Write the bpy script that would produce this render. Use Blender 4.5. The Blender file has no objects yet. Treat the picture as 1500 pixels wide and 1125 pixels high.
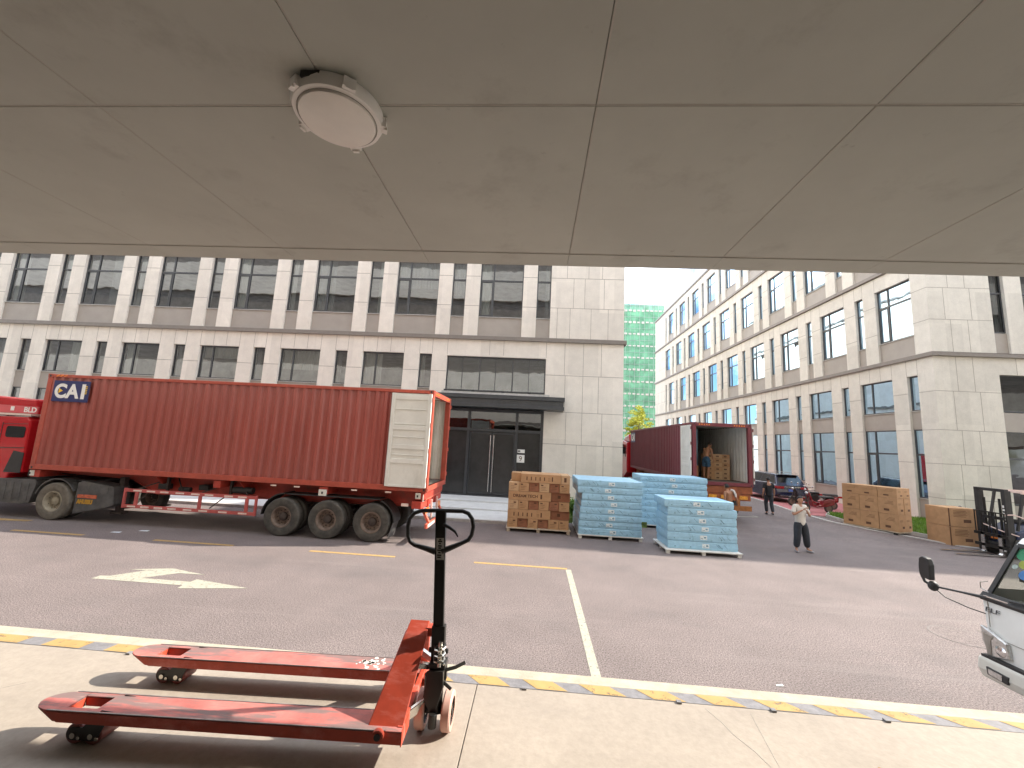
import bpy, bmesh, math, random
from mathutils import Vector, Matrix
R = math.radians
random.seed(7)
S = bpy.context.scene
COL = S.collection

# ---------------------------------------------------------------- camera, world, sun, exposure
CZ = 3.0                       # eye height above the road
yaw, pitch, roll = R(3.64), R(7.986), R(2.91)
fwd = Vector((-math.sin(yaw)*math.cos(pitch), math.cos(yaw)*math.cos(pitch), math.sin(pitch)))
rt = Vector((math.cos(yaw), math.sin(yaw), 0)); up = rt.cross(fwd)
r2 = rt*math.cos(roll) + up*math.sin(roll); u2 = -rt*math.sin(roll) + up*math.cos(roll)
cd = bpy.data.cameras.new("camera"); cam = bpy.data.objects.new("camera", cd); COL.objects.link(cam)
M = Matrix((r2, u2, -fwd)).transposed().to_4x4(); M.translation = (0, 0, CZ); cam.matrix_world = M
cd.sensor_width = 36; cd.lens = 597.08/1500*36; cd.clip_start = 0.05; cd.clip_end = 2000
S.camera = cam
SUN = Vector((1.29, 0.325, 1.0)).normalized()
sun_el = math.asin(SUN.z); sun_rot = math.atan2(SUN.x, SUN.y)
W = bpy.data.worlds.new("World"); S.world = W; W.use_nodes = True
nt = W.node_tree; nt.nodes.clear()
out = nt.nodes.new('ShaderNodeOutputWorld'); bg = nt.nodes.new('ShaderNodeBackground')
sky = nt.nodes.new('ShaderNodeTexSky'); sky.sky_type = 'NISHITA'; sky.sun_disc = False
sky.sun_elevation = sun_el; sky.sun_rotation = sun_rot; sky.dust_density = 1.0; sky.ozone_density = 1.0
tc = nt.nodes.new('ShaderNodeTexCoord'); nz = nt.nodes.new('ShaderNodeTexNoise')
nz.inputs['Scale'].default_value = 3.2; nz.inputs['Detail'].default_value = 7; nz.inputs['Roughness'].default_value = .62
rp = nt.nodes.new('ShaderNodeValToRGB'); rp.color_ramp.elements[0].position = .44; rp.color_ramp.elements[1].position = .64
mx = nt.nodes.new('ShaderNodeMix'); mx.data_type = 'RGBA'
mpw = nt.nodes.new('ShaderNodeMapping'); mpw.inputs['Location'].default_value = (5.2, 3.4, .6); nt.links.new(tc.outputs['Generated'], mpw.inputs['Vector']); nt.links.new(mpw.outputs['Vector'], nz.inputs['Vector']); nt.links.new(nz.outputs['Fac'], rp.inputs['Fac'])
nt.links.new(rp.outputs['Color'], mx.inputs[0]); dm = nt.nodes.new('ShaderNodeMix'); dm.data_type = 'RGBA'; dm.blend_type = 'MULTIPLY'; dm.inputs[0].default_value = 1; dm.inputs[7].default_value = (.42, .46, .50, 1); nt.links.new(sky.outputs['Color'], dm.inputs[6]); nt.links.new(dm.outputs[2], mx.inputs[6])
mx.inputs[7].default_value = (10.5, 10.8, 11.4, 1)
nt.links.new(mx.outputs[2], bg.inputs['Color']); bg.inputs['Strength'].default_value = 0.15
nt.links.new(bg.outputs[0], out.inputs['Surface'])
sl = bpy.data.lights.new("sun", 'SUN'); sl.energy = 2.45; sl.angle = R(.55); sl.color = (1, .91, .80)
so = bpy.data.objects.new("sun", sl); COL.objects.link(so)
so.rotation_euler = (-SUN).to_track_quat('-Z', 'Y').to_euler()
S.view_settings.view_transform = 'Standard'; S.view_settings.look = 'None'
S.view_settings.exposure = 1.97; S.view_settings.gamma = 1; S.view_settings.use_curve_mapping = False
S.cycles.max_bounces = 10; S.cycles.diffuse_bounces = 5; S.cycles.transparent_max_bounces = 12

# ---------------------------------------------------------------- materials
MATS = {}
def mat(name, col, rough=.6, metal=0., var=.12, scale=6., bump=0., bscale=60., spec=.5, col2=None, stretch=None, coat=0., lo=.35, hi=.65, alpha=1.):
    m = bpy.data.materials.new(name); m.use_nodes = True; MATS[name] = m
    n = m.node_tree.nodes; l = m.node_tree.links; b = n['Principled BSDF']
    b.inputs['Roughness'].default_value = rough; b.inputs['Metallic'].default_value = metal
    b.inputs['Specular IOR Level'].default_value = spec
    if coat: b.inputs['Coat Weight'].default_value = coat; b.inputs['Coat Roughness'].default_value = .08
    t = n.new('ShaderNodeTexCoord'); mp = n.new('ShaderNodeMapping')
    l.new(t.outputs['Object'], mp.inputs['Vector'])
    if stretch: mp.inputs['Scale'].default_value = stretch
    ns = n.new('ShaderNodeTexNoise'); ns.inputs['Scale'].default_value = scale; ns.inputs['Detail'].default_value = 5
    ns.inputs['Roughness'].default_value = .65
    l.new(mp.outputs['Vector'], ns.inputs['Vector'])
    r = n.new('ShaderNodeValToRGB'); r.color_ramp.elements[0].position = lo; r.color_ramp.elements[1].position = hi
    c = Vector(col); a = c*(1-var)
    d = Vector(col2) if col2 else c*(1+var)
    r.color_ramp.elements[0].color = (*a, 1); r.color_ramp.elements[1].color = (*[min(x, 1) for x in d], 1)
    l.new(ns.outputs['Fac'], r.inputs['Fac']); l.new(r.outputs['Color'], b.inputs['Base Color'])
    if bump:
        n2 = n.new('ShaderNodeTexNoise'); n2.inputs['Scale'].default_value = bscale; n2.inputs['Detail'].default_value = 4
        l.new(t.outputs['Object'], n2.inputs['Vector'])
        bp = n.new('ShaderNodeBump'); bp.inputs['Strength'].default_value = bump; bp.inputs['Distance'].default_value = .02
        l.new(n2.outputs['Fac'], bp.inputs['Height']); l.new(bp.outputs['Normal'], b.inputs['Normal'])
    if alpha < 1: b.inputs['Alpha'].default_value = alpha
    return m

def speckle(m, scale, amt, dark, light):
    """add fine aggregate speckle on top of the base colour of material m"""
    n = m.node_tree.nodes; l = m.node_tree.links; b = n['Principled BSDF']
    src = b.inputs['Base Color'].links[0].from_socket
    t = n.new('ShaderNodeTexCoord'); v = n.new('ShaderNodeTexNoise'); v.inputs['Scale'].default_value = scale
    v.inputs['Detail'].default_value = 3; v.inputs['Roughness'].default_value = .8
    l.new(t.outputs['Object'], v.inputs['Vector'])
    r = n.new('ShaderNodeValToRGB'); r.color_ramp.elements[0].position = .36; r.color_ramp.elements[1].position = .64
    r.color_ramp.elements[0].color = (dark, dark, dark, 1); r.color_ramp.elements[1].color = (light, light, light, 1)
    x = n.new('ShaderNodeMix'); x.data_type = 'RGBA'; x.blend_type = 'MULTIPLY'; x.inputs[0].default_value = amt
    l.new(v.outputs['Fac'], r.inputs['Fac']); l.new(src, x.inputs[6]); l.new(r.outputs['Color'], x.inputs[7])
    l.new(x.outputs[2], b.inputs['Base Color'])

def stains(m, scale, col, lo=.55, hi=.75, stretch=(1, 1, 1), amt=.6):
    n = m.node_tree.nodes; l = m.node_tree.links; b = n['Principled BSDF']
    src = b.inputs['Base Color'].links[0].from_socket
    t = n.new('ShaderNodeTexCoord'); mp = n.new('ShaderNodeMapping'); mp.inputs['Scale'].default_value = stretch
    mp.inputs['Location'].default_value = (3.1, 7.7, 1.3)
    l.new(t.outputs['Object'], mp.inputs['Vector'])
    v = n.new('ShaderNodeTexNoise'); v.inputs['Scale'].default_value = scale; v.inputs['Detail'].default_value = 8; v.inputs['Roughness'].default_value = .7
    l.new(mp.outputs['Vector'], v.inputs['Vector'])
    r = n.new('ShaderNodeValToRGB'); r.color_ramp.elements[0].position = lo; r.color_ramp.elements[1].position = hi
    r.color_ramp.elements[0].color = (0, 0, 0, 1); r.color_ramp.elements[1].color = (amt, amt, amt, 1)
    x = n.new('ShaderNodeMix'); x.data_type = 'RGBA'; x.inputs[7].default_value = (*col, 1)
    l.new(v.outputs['Fac'], r.inputs['Fac']); l.new(r.outputs['Color'], x.inputs[0]); l.new(src, x.inputs[6])
    l.new(x.outputs[2], b.inputs['Base Color'])

def glassmat(name, tint, refl=.18, rough=.01, see=.55, ior=1.5, gcol=(.93, .97, 1, 1)):
    m = bpy.data.materials.new(name); m.use_nodes = True; MATS[name] = m
    n = m.node_tree.nodes; l = m.node_tree.links; n.clear()
    o = n.new('ShaderNodeOutputMaterial'); tr = n.new('ShaderNodeBsdfTransparent'); tr.inputs[0].default_value = (*[see*x for x in tint], 1)
    gl = n.new('ShaderNodeBsdfGlossy'); gl.inputs['Roughness'].default_value = rough; gl.inputs[0].default_value = gcol
    lw = n.new('ShaderNodeFresnel'); lw.inputs[0].default_value = ior
    ad = n.new('ShaderNodeMath'); ad.operation = 'ADD'; ad.use_clamp = True; ad.inputs[1].default_value = refl
    t = n.new('ShaderNodeTexCoord'); ns = n.new('ShaderNodeTexNoise'); ns.inputs['Scale'].default_value = .9
    bp = n.new('ShaderNodeBump'); bp.inputs['Strength'].default_value = .10; bp.inputs['Distance'].default_value = .05
    l.new(t.outputs['Object'], ns.inputs['Vector']); l.new(ns.outputs['Fac'], bp.inputs['Height']); l.new(bp.outputs['Normal'], gl.inputs['Normal'])
    mxs = n.new('ShaderNodeMixShader'); l.new(lw.outputs[0], ad.inputs[0]); l.new(ad.outputs[0], mxs.inputs[0])
    l.new(tr.outputs[0], mxs.inputs[1]); l.new(gl.outputs[0], mxs.inputs[2]); l.new(mxs.outputs[0], o.inputs['Surface'])
    return m

def paintmat(name, col, hole=.42):
    """road paint worn through in small patches"""
    m = mat(name, col, rough=.75, var=.08, scale=9)
    n = m.node_tree.nodes; l = m.node_tree.links; b = n['Principled BSDF']
    t = n.new('ShaderNodeTexCoord'); v = n.new('ShaderNodeTexNoise'); v.inputs['Scale'].default_value = 14; v.inputs['Detail'].default_value = 8
    v.inputs['Roughness'].default_value = .8
    r = n.new('ShaderNodeValToRGB'); r.color_ramp.elements[0].position = hole-.03; r.color_ramp.elements[1].position = hole+.01
    r.color_ramp.elements[0].color = (.25, .25, .25, 1)
    l.new(t.outputs['Object'], v.inputs['Vector']); l.new(v.outputs['Fac'], r.inputs['Fac']); l.new(r.outputs['Color'], b.inputs['Alpha'])
    return m

asphalt = mat('asphalt', (.178, .147, .139), rough=.9, var=.10, scale=.6, bump=.7, bscale=90); speckle(asphalt, 48, 1., .35, 1.75); stains(asphalt, .35, (.10, .095, .095), .5, .8, (1, 2.2, 1), .5); stains(asphalt, .9, (.26, .225, .21), .55, .75, (.12, 2.6, 1), .45); stains(asphalt, 5, (.06, .056, .056), .68, .76, (1, 1, 1), .5)
stone = mat('stone_panel', (.79, .74, .655), rough=.8, var=.05, scale=2.5, bump=.06, bscale=40); speckle(stone, 30, .35, .8, 1.12)
stains(stone, .8, (.64, .59, .51), .55, .85, (1, 1, .25), .35)
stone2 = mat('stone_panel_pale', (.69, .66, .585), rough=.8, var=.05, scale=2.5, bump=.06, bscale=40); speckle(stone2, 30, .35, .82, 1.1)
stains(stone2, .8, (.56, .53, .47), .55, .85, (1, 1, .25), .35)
def panelvar(m, dx, dz, amt):
    # whole panels differ a little in tone, as quarried stone does
    n = m.node_tree.nodes; l = m.node_tree.links; b = n['Principled BSDF']; src = b.inputs['Base Color'].links[0].from_socket
    t = n.new('ShaderNodeTexCoord'); sn = n.new('ShaderNodeVectorMath'); sn.operation = 'SNAP'; sn.inputs[1].default_value = (dx, dx, dz)
    w = n.new('ShaderNodeTexWhiteNoise'); r = n.new('ShaderNodeMapRange'); r.inputs[3].default_value = 1-amt; r.inputs[4].default_value = 1+amt*.4
    x = n.new('ShaderNodeVectorMath'); x.operation = 'SCALE'
    l.new(t.outputs['Object'], sn.inputs[0]); l.new(sn.outputs[0], w.inputs[0]); l.new(w.outputs[0], r.inputs[0]); l.new(src, x.inputs[0]); l.new(r.outputs[0], x.inputs[3])
    l.new(x.outputs[0], b.inputs['Base Color'])
panelvar(stone, .742, 1.61, .09); panelvar(stone2, .747, 1.61, .09)
for m_ in (stone, stone2): stains(m_, 1.3, (.40, .37, .32), .56, .80, (3.2, 3.2, .14), .30)
jointm = mat('joint_sealant', (.34, .31, .27), rough=.9)
taupe = mat('taupe_panel', (.36, .325, .285), rough=.55, var=.06, scale=1.2)
bandm = mat('cornice_metal', (.22, .195, .17), rough=.5, var=.06)
framem = mat('window_frame_metal', (.085, .09, .095), rough=.4, metal=.4, var=.08)
sillm = mat('sill_metal', (.5, .49, .46), rough=.5)
glass = glassmat('window_glass', (.80, .88, .90), .18, see=.75); glassB = glassmat('sky_tinted_window_glass', (.76, .86, .90), .02, see=.5, ior=1.38, gcol=(.58, .80, 1, 1)); glassS = glassmat('dark_window_glass', (.6, .68, .7), .03, see=.45)  # glassB: blue of the sky is painted into its reflection colour
doorglass = glassmat('door_glass', (.55, .6, .62), .10, see=.35)
curtm = mat('curtain_cloth', (.72, .72, .67), rough=.9, var=.15, scale=3, stretch=(14, 14, 1))
blindm = mat('blind_slats', (.42, .43, .43), rough=.7, var=.2, scale=5, stretch=(1, 1, 30))
intm = mat('interior_plaster', (.42, .41, .38), rough=.9, var=.25, scale=1.5)
charcoal = mat('charcoal_metal', (.075, .08, .085), rough=.4, metal=.5, var=.1)
darkdoor = mat('dark_door_panel', (.035, .036, .035), rough=.25, var=.2, scale=2, spec=.6)
steel = mat('brushed_steel', (.6, .6, .58), rough=.25, metal=.9, var=.05)
concrete = mat('dock_concrete', (.335, .29, .238), rough=.8, var=.09, scale=1.3, bump=.08, bscale=35); speckle(concrete, 20, .4, .8, 1.12)
stains(concrete, 17, (.20, .17, .15), .70, .75, (1, 1, 1), .5); stains(concrete, 1.5, (.30, .26, .22), .56, .70, (.5, 4.5, 1), .35); stains(concrete, 2.2, (.35, .31, .26), .58, .72, (1.6, .7, 1), .45)
ceilm = mat('ceiling_panel', (.50, .505, .45), rough=.65, var=.05, scale=1.3, bump=.02, bscale=6)
stains(ceilm, 1.6, (.30, .29, .25), .55, .72, (1, 1, 1), .5); stains(ceilm, 7, (.27, .26, .23), .66, .74, (1, 1, 1), .5)
yellowp = paintmat('yellow_paint', (.42, .275, .10), .42)
whitep = paintmat('white_paint', (.37, .36, .29), .43)
greyp = mat('grey_steel_plate', (.20, .195, .20), rough=.6, var=.18, scale=18, bump=.1)
nosing = mat('pale_nosing_concrete', (.41, .375, .29), rough=.85, var=.14, scale=7, bump=.15)
stains(nosing, 8, (.36, .34, .30), .55, .7, (1, 1, 1), .6)
apronm = mat('pale_paving', (.62, .62, .60), rough=.8, var=.07, scale=3); speckle(apronm, 25, .3, .85, 1.1)
kerbm = mat('kerb_stone', (.50, .48, .45), rough=.85, var=.12, scale=6, bump=.1)
redpave = mat('red_paving', (.46, .17, .17), rough=.85, var=.14, scale=3); speckle(redpave, 22, .4, .75, 1.2)
grassm = mat('lawn_grass', (.13, .24, .03), rough=.8, var=.35, scale=5, spec=.2)
soilm = mat('lawn_soil', (.12, .17, .04), rough=.95, var=.3, scale=9)
redbox = mat('container_red', (.345, .080, .062), rough=.30, var=.10, scale=1.4, stretch=(1, 1, .25), spec=.7, bump=.5, bscale=1.6); stains(redbox, 1.1, (.40, .12, .09), .5, .8, (2.5, 2.5, .35), .4)
maroon = mat('container_maroon', (.17, .03, .04), rough=.5, var=.1, scale=2); stains(maroon, 1.2, (.2, .08, .07), .5, .8, (2, 2, .4), .4)
redframe = mat('container_frame_red', (.42, .075, .045), rough=.5, var=.14, scale=5); stains(redframe, 7, (.22, .10, .07), .6, .75, (1, 1, 1), .6)
redchas = mat('chassis_red', (.45, .05, .03), rough=.5, var=.18, scale=3); stains(redchas, 3, (.12, .07, .05), .52, .72, (1, 1, 1), .6)
whitebox = mat('container_inner_white', (.75, .74, .68), rough=.5, var=.06, scale=2); stains(whitebox, 2, (.42, .40, .33), .55, .8, (1, 1, .4), .45)
plyfloor = mat('plywood_floor', (.12, .10, .08), rough=.8, var=.2)
navy = mat('logo_navy', (.015, .02, .12), rough=.4, var=.05)
white = mat('logo_white', (.85, .85, .82), rough=.4, var=.03)
yellow = mat('logo_yellow', (.85, .55, .05), rough=.4, var=.05)
rubber = mat('tyre_rubber', (.055, .052, .047), rough=.85, var=.2, scale=6, bump=.15); stains(rubber, 3, (.16, .145, .12), .42, .75, (1, 1, 1), .7)
dusty = mat('dusty_tyre', (.15, .135, .11), rough=.9, var=.2, scale=8, bump=.1)
rimm = mat('rim_steel', (.20, .15, .12), rough=.6, metal=.3, var=.25, scale=8)
rimdark = mat('rim_dark', (.07, .055, .05), rough=.7, metal=.3, var=.3, scale=8)
hubm = mat('hub_dusty', (.33, .30, .23), rough=.7, var=.15)
blackp = mat('black_plastic', (.028, .028, .028), rough=.5, var=.2, scale=5)
greyplas = mat('grey_mudguard_plastic', (.085, .085, .085), rough=.6, var=.3, scale=4); stains(greyplas, 3, (.2, .18, .15), .5, .75, (1, 1, 1), .5)
cabred = mat('cab_red', (.52, .012, .02), rough=.25, var=.05, coat=.6)
pinkred = mat('roof_board_red', (.62, .10, .11), rough=.5, var=.06)
orange = mat('lamp_orange', (.85, .25, .03), rough=.3, var=.1)
reflect = mat('reflective_tape', (.80, .62, .55), rough=.35, var=.1, scale=30)
wht = mat('cab_white', (.84, .85, .81), rough=.22, var=.02, coat=.5)
offw = mat('bumper_offwhite', (.72, .72, .65), rough=.4, var=.04)
lampglass = mat('lamp_lens', (.62, .62, .60), rough=.12, var=.25, scale=30, metal=.6)
lens = glassmat('clear_lens', (1, 1, 1), .08, see=.92)
truckglass = glassmat('truck_glass', (.90, .94, .90), .0, see=.85, ior=1.18)
seatm = mat('cab_interior', (.20, .19, .17), rough=.8, var=.2)
cart = mat('carton_board', (.46, .27, .135), rough=.8, var=.10, scale=4, bump=.04); stains(cart, 2.5, (.33, .18, .09), .55, .75, (1, 1, 1), .35)
cart2 = mat('carton_board_dark', (.30, .13, .07), rough=.8, var=.15, scale=5)
cart3 = mat('carton_board_pale', (.52, .34, .19), rough=.8, var=.08, scale=4)
ink = mat('carton_print', (.12, .055, .03), rough=.8, var=.1)
tape = mat('packing_tape', (.56, .38, .20), rough=.35, var=.05)
woodm = mat('pallet_wood', (.52, .44, .33), rough=.85, var=.2, scale=6)
palw = mat('pallet_white_board', (.70, .69, .64), rough=.7, var=.08)
bluew = mat('blue_wrapping', (.34, .58, .74), rough=.45, var=.08, scale=7, bump=.25, bscale=9); stains(bluew, 5, (.18, .36, .46), .60, .66, (2.2, 2.2, 1.0), .55)
bluel = mat('printed_label', (.72, .80, .84), rough=.5, var=.25, scale=40)
blued = mat('blue_print', (.16, .30, .40), rough=.5, var=.2)
foil = mat('foil_wrapping', (.36, .40, .43), rough=.35, var=.6, scale=26, bump=.5, bscale=20)
jackred = mat('jack_red', (.50, .070, .035), rough=.5, var=.12, scale=7); stains(jackred, 5, (.75, .30, .26), .50, .72, (.6, 3, 1), .6)
jacktop = mat('jack_worn_top', (.52, .15, .125), rough=.6, var=.3, scale=4); stains(jacktop, 2.6, (.17, .14, .13), .46, .56, (.7, 5.5, 1), .85); stains(jacktop, 8, (.55, .36, .31), .58, .70, (.4, 3.5, 1), .6)
jackedge = mat('jack_worn_steel', (.27, .24, .23), rough=.4, metal=.6, var=.3, scale=12)
whitesc = mat('scraped_white', (.8, .74, .68), rough=.6)
blacksteel = mat('black_steel', (.022, .021, .019), rough=.35, metal=.2, var=.2)
pu = mat('pink_wheel', (.62, .38, .31), rough=.5, var=.06, scale=14)
pured = mat('load_roller', (.20, .06, .05), rough=.45, var=.3, scale=18)
chrome = mat('worn_chrome', (.65, .63, .58), rough=.25, metal=1, var=.1)
lampw = mat('lamp_white_plastic', (.90, .87, .82), rough=.4, var=.02)
lampd = mat('lamp_diffuser', (.93, .89, .82), rough=.35, var=.03, scale=7)
skin = mat('skin', (.42, .22, .14), rough=.6, var=.08, scale=12)
skin2 = mat('tanned_skin', (.36, .17, .09), rough=.55, var=.08, scale=12)
hairm = mat('black_hair', (.012, .011, .010), rough=.6)
shirtw = mat('cream_shirt', (.62, .58, .52), rough=.9, var=.08, scale=9, bump=.2, bscale=14)
shirtb = mat('black_shirt', (.018, .018, .02), rough=.9, bump=.2, bscale=14)
pantd = mat('dark_trousers', (.032, .036, .045), rough=.9, bump=.3, bscale=12)
shortb = mat('patterned_blue_shorts', (.03, .08, .14), rough=.9, var=.6, scale=22)
shoem = mat('grey_shoes', (.30, .30, .32), rough=.7); shoeb = mat('black_shoes', (.02, .02, .02), rough=.6)
eyem = mat('eye_dark', (.02, .015, .01), rough=.3); lipm = mat('lips', (.35, .13, .10), rough=.6)
carblue = mat('suv_paint_blue', (.012, .015, .05), rough=.16, var=.1, coat=1.0)
carglass = mat('tinted_car_glass', (.012, .014, .016), rough=.06, spec=.8)
taillamp = mat('tail_lamp_red', (.36, .01, .015), rough=.2, var=.2, coat=.6)
plate = mat('blue_number_plate', (.12, .20, .55), rough=.5)
chromeb = mat('bright_trim', (.75, .75, .74), rough=.2, metal=.9)
scred = mat('scooter_red', (.22, .012, .018), rough=.25, coat=.6)
netg = mat('green_netting', (.20, .47, .29), rough=.9, var=.35, scale=.5, alpha=.72)
slab = mat('floor_slab', (.60, .55, .50), rough=.9, var=.2)
pole = mat('scaffold_pole', (.45, .47, .45), rough=.6)
leaf1 = mat('leaf_green', (.40, .46, .05), rough=.6, var=.35, scale=1.6, col2=(.62, .62, .10), spec=.25)
leaf2 = mat('leaf_dark', (.06, .14, .02), rough=.6, var=.5, scale=3, col2=(.17, .30, .05), spec=.25)
bark = mat('bark', (.14, .11, .08), rough=.9, var=.3, bump=.4)
iron = mat('cast_iron', (.16, .14, .13), rough=.7, var=.2, bump=.2)
twigm = mat('dry_twig', (.45, .27, .10), rough=.8)
sticker = mat('label_silver', (.55, .54, .50), rough=.4, var=.1)
visor_g = mat('sticker_green', (.05, .42, .22), rough=.5); visor_y = mat('sticker_yellow', (.55, .60, .10), rough=.5); visor_b = mat('sticker_blue', (.08, .28, .75), rough=.5)

# ---------------------------------------------------------------- mesh helpers
class MB:
    def __init__(s, T=None): s.v = []; s.f = []; s.mi = []; s.cur = 0; s.T = T
    def add(s, vs, fs):
        o = len(s.v)
        for p in vs:
            p = Vector(p)
            s.v.append(s.T @ p if s.T else p)
        for f in fs: s.f.append(tuple(i+o for i in f)); s.mi.append(s.cur)
        return s
    def box(s, x0, y0, z0, x1, y1, z1):
        v = [(x, y, z) for z in (z0, z1) for y in (y0, y1) for x in (x0, x1)]
        return s.add(v, [(0, 2, 3, 1), (4, 5, 7, 6), (0, 1, 5, 4), (2, 6, 7, 3), (0, 4, 6, 2), (1, 3, 7, 5)])
    def cbox(s, c, d, rot=None):
        c = Vector(c); v = []
        for z in (-.5, .5):
            for y in (-.5, .5):
                for x in (-.5, .5):
                    p = Vector((x*d[0], y*d[1], z*d[2]))
                    if rot: p = rot @ p
                    v.append(c+p)
        return s.add(v, [(0, 2, 3, 1), (4, 5, 7, 6), (0, 1, 5, 4), (2, 6, 7, 3), (0, 4, 6, 2), (1, 3, 7, 5)])
    def bar(s, a, b, w, h, upv=(0, 0, 1)):
        a = Vector(a); b = Vector(b); d = (b-a); L = d.length; d.normalize()
        u = Vector(upv); sd = d.cross(u)
        if sd.length < 1e-4: sd = d.cross(Vector((0, 1, 0)))
        sd.normalize(); u = sd.cross(d)
        v = []
        for t in (0, L):
            for j in (-.5, .5):
                for i in (-.5, .5): v.append(a+d*t+sd*(i*w)+u*(j*h))
        return s.add(v, [(0, 2, 3, 1), (4, 5, 7, 6), (0, 1, 5, 4), (2, 6, 7, 3), (0, 4, 6, 2), (1, 3, 7, 5)])
    def prism(s, pts, a, b, axis=1):
        """pts 2D polygon; extruded from a to b along axis (0 x: pts=(y,z); 1 y: pts=(x,z); 2 z: pts=(x,y))"""
        n = len(pts); v = []
        for t in (a, b):
            for p in pts:
                v.append((t, p[0], p[1]) if axis == 0 else (p[0], t, p[1]) if axis == 1 else (p[0], p[1], t))
        f = [tuple(range(n)), tuple(range(2*n-1, n-1, -1))]
        for i in range(n): j = (i+1) % n; f.append((i, j, j+n, i+n))
        return s.add(v, f)
    def cyl(s, a, b, r0, r1=None, n=20, cap=True):
        r1 = r0 if r1 is None else r1
        a = Vector(a); b = Vector(b); d = (b-a).normalized()
        x = d.orthogonal().normalized(); y = d.cross(x)
        v = []
        for c, r in ((a, r0), (b, r1)):
            for i in range(n):
                t = 2*math.pi*i/n; v.append(c+(x*math.cos(t)+y*math.sin(t))*r)
        f = [(i, (i+1) % n, (i+1) % n+n, i+n) for i in range(n)]
        if cap: f += [tuple(range(n))[::-1], tuple(range(n, 2*n))]
        return s.add(v, f)
    def lathe(s, prof, o, ax, n=32, closed=False):
        """prof list of (r, t) along axis ax from o"""
        o = Vector(o); d = Vector(ax).normalized(); x = d.orthogonal().normalized(); y = d.cross(x)
        v = []
        for r, t in prof:
            for i in range(n):
                a = 2*math.pi*i/n; v.append(o+d*t+(x*math.cos(a)+y*math.sin(a))*max(r, 1e-4))
        f = []
        m = len(prof)
        for k in range(m-1+(1 if closed else 0)):
            k2 = (k+1) % m
            for i in range(n): j = (i+1) % n; f.append((k*n+i, k*n+j, k2*n+j, k2*n+i))
        return s.add(v, f)
    def tube(s, pts, r, n=8, cap=True, rad=None):
        P = [Vector(p) for p in pts]; v = []; m = len(P)
        ref = None
        for k, p in enumerate(P):
            d = (P[min(k+1, m-1)]-P[max(k-1, 0)]).normalized()
            if ref is None: ref = d.orthogonal().normalized()
            x = (ref-d*ref.dot(d)).normalized(); ref = x; y = d.cross(x)
            rr = rad[k] if rad else r
            for i in range(n):
                a = 2*math.pi*i/n; v.append(p+(x*math.cos(a)+y*math.sin(a))*rr)
        f = []
        for k in range(m-1):
            for i in range(n): j = (i+1) % n; f.append((k*n+i, k*n+j, (k+1)*n+j, (k+1)*n+i))
        if cap: f += [tuple(range(n))[::-1], tuple(range((m-1)*n, m*n))]
        return s.add(v, f)
    def ell(s, c, r, n=16, m=10, rot=None):
        c = Vector(c); v = []; f = []
        for k in range(m+1):
            ph = math.pi*k/m
            for i in range(n):
                a = 2*math.pi*i/n
                p = Vector((r[0]*math.sin(ph)*math.cos(a), r[1]*math.sin(ph)*math.sin(a), r[2]*math.cos(ph)))
                if rot: p = rot @ p
                v.append(c+p)
        for k in range(m):
            for i in range(n): j = (i+1) % n; f.append((k*n+i, (k+1)*n+i, (k+1)*n+j, k*n+j))
        return s.add(v, f)
    def quad(s, a, b, c, d): return s.add([a, b, c, d], [(0, 1, 2, 3)])
    def text(s, txt, size, org, xd, yd, thick=.004, bold=0., sx=1.):
        cu = bpy.data.curves.new('t', 'FONT'); cu.body = txt; cu.size = size; cu.extrude = thick/2; cu.offset = bold
        o = bpy.data.objects.new('t', cu); COL.objects.link(o)
        me = bpy.data.meshes.new_from_object(o)
        xd = Vector(xd).normalized(); yd = Vector(yd).normalized(); zd = xd.cross(yd); org = Vector(org)
        s.add([org+xd*(v.co.x*sx)+yd*v.co.y+zd*v.co.z for v in me.vertices], [tuple(p.vertices) for p in me.polygons])
        bpy.data.objects.remove(o); bpy.data.meshes.remove(me); bpy.data.curves.remove(cu)
        return s
    def build_each(s, name, ms, parent, **k):
        # one object per connected shape
        n = len(s.v); par = list(range(n))
        def fi(i):
            while par[i] != i: par[i] = par[par[i]]; i = par[i]
            return i
        for f in s.f:
            a = fi(f[0])
            for i in f[1:]: par[fi(i)] = a
        gr = {}
        for f in s.f: gr.setdefault(fi(f[0]), []).append(f)
        r = []
        for fs in gr.values():
            ids = sorted({i for f in fs for i in f}); mp = {i: j for j, i in enumerate(ids)}
            q = MB(); q.v = [s.v[i] for i in ids]; q.f = [tuple(mp[i] for i in f) for f in fs]; q.mi = [0]*len(fs)
            r.append(q.build(name, ms, parent, **k))
        return r
    def build(s, name, ms, parent=None, smooth=None, bevel=0., loc=None, weld=True, recalc=True):
        if isinstance(parent, list): parent = parent[0]
        me = bpy.data.meshes.new(name)
        off = Vector(loc) if loc is not None else Vector((0, 0, 0))
        me.from_pydata([tuple(v-off) for v in s.v], [], s.f)
        ms = ms if isinstance(ms, (list, tuple)) else [ms]
        for m in ms: me.materials.append(m)
        if len(ms) > 1: me.polygons.foreach_set('material_index', s.mi)
        bm = bmesh.new(); bm.from_mesh(me)
        if weld: bmesh.ops.remove_doubles(bm, verts=bm.verts, dist=1e-6)
        if recalc: bmesh.ops.recalc_face_normals(bm, faces=bm.faces)
        bm.to_mesh(me); bm.free()
        if smooth:
            me.polygons.foreach_set('use_smooth', [True]*len(me.polygons)); me.set_sharp_from_angle(angle=R(smooth))
        o = bpy.data.objects.new(name, me); COL.objects.link(o)
        o.location = off
        if parent is not None:
            o.parent = parent; o.matrix_parent_inverse = parent.matrix_basis.inverted()
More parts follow.
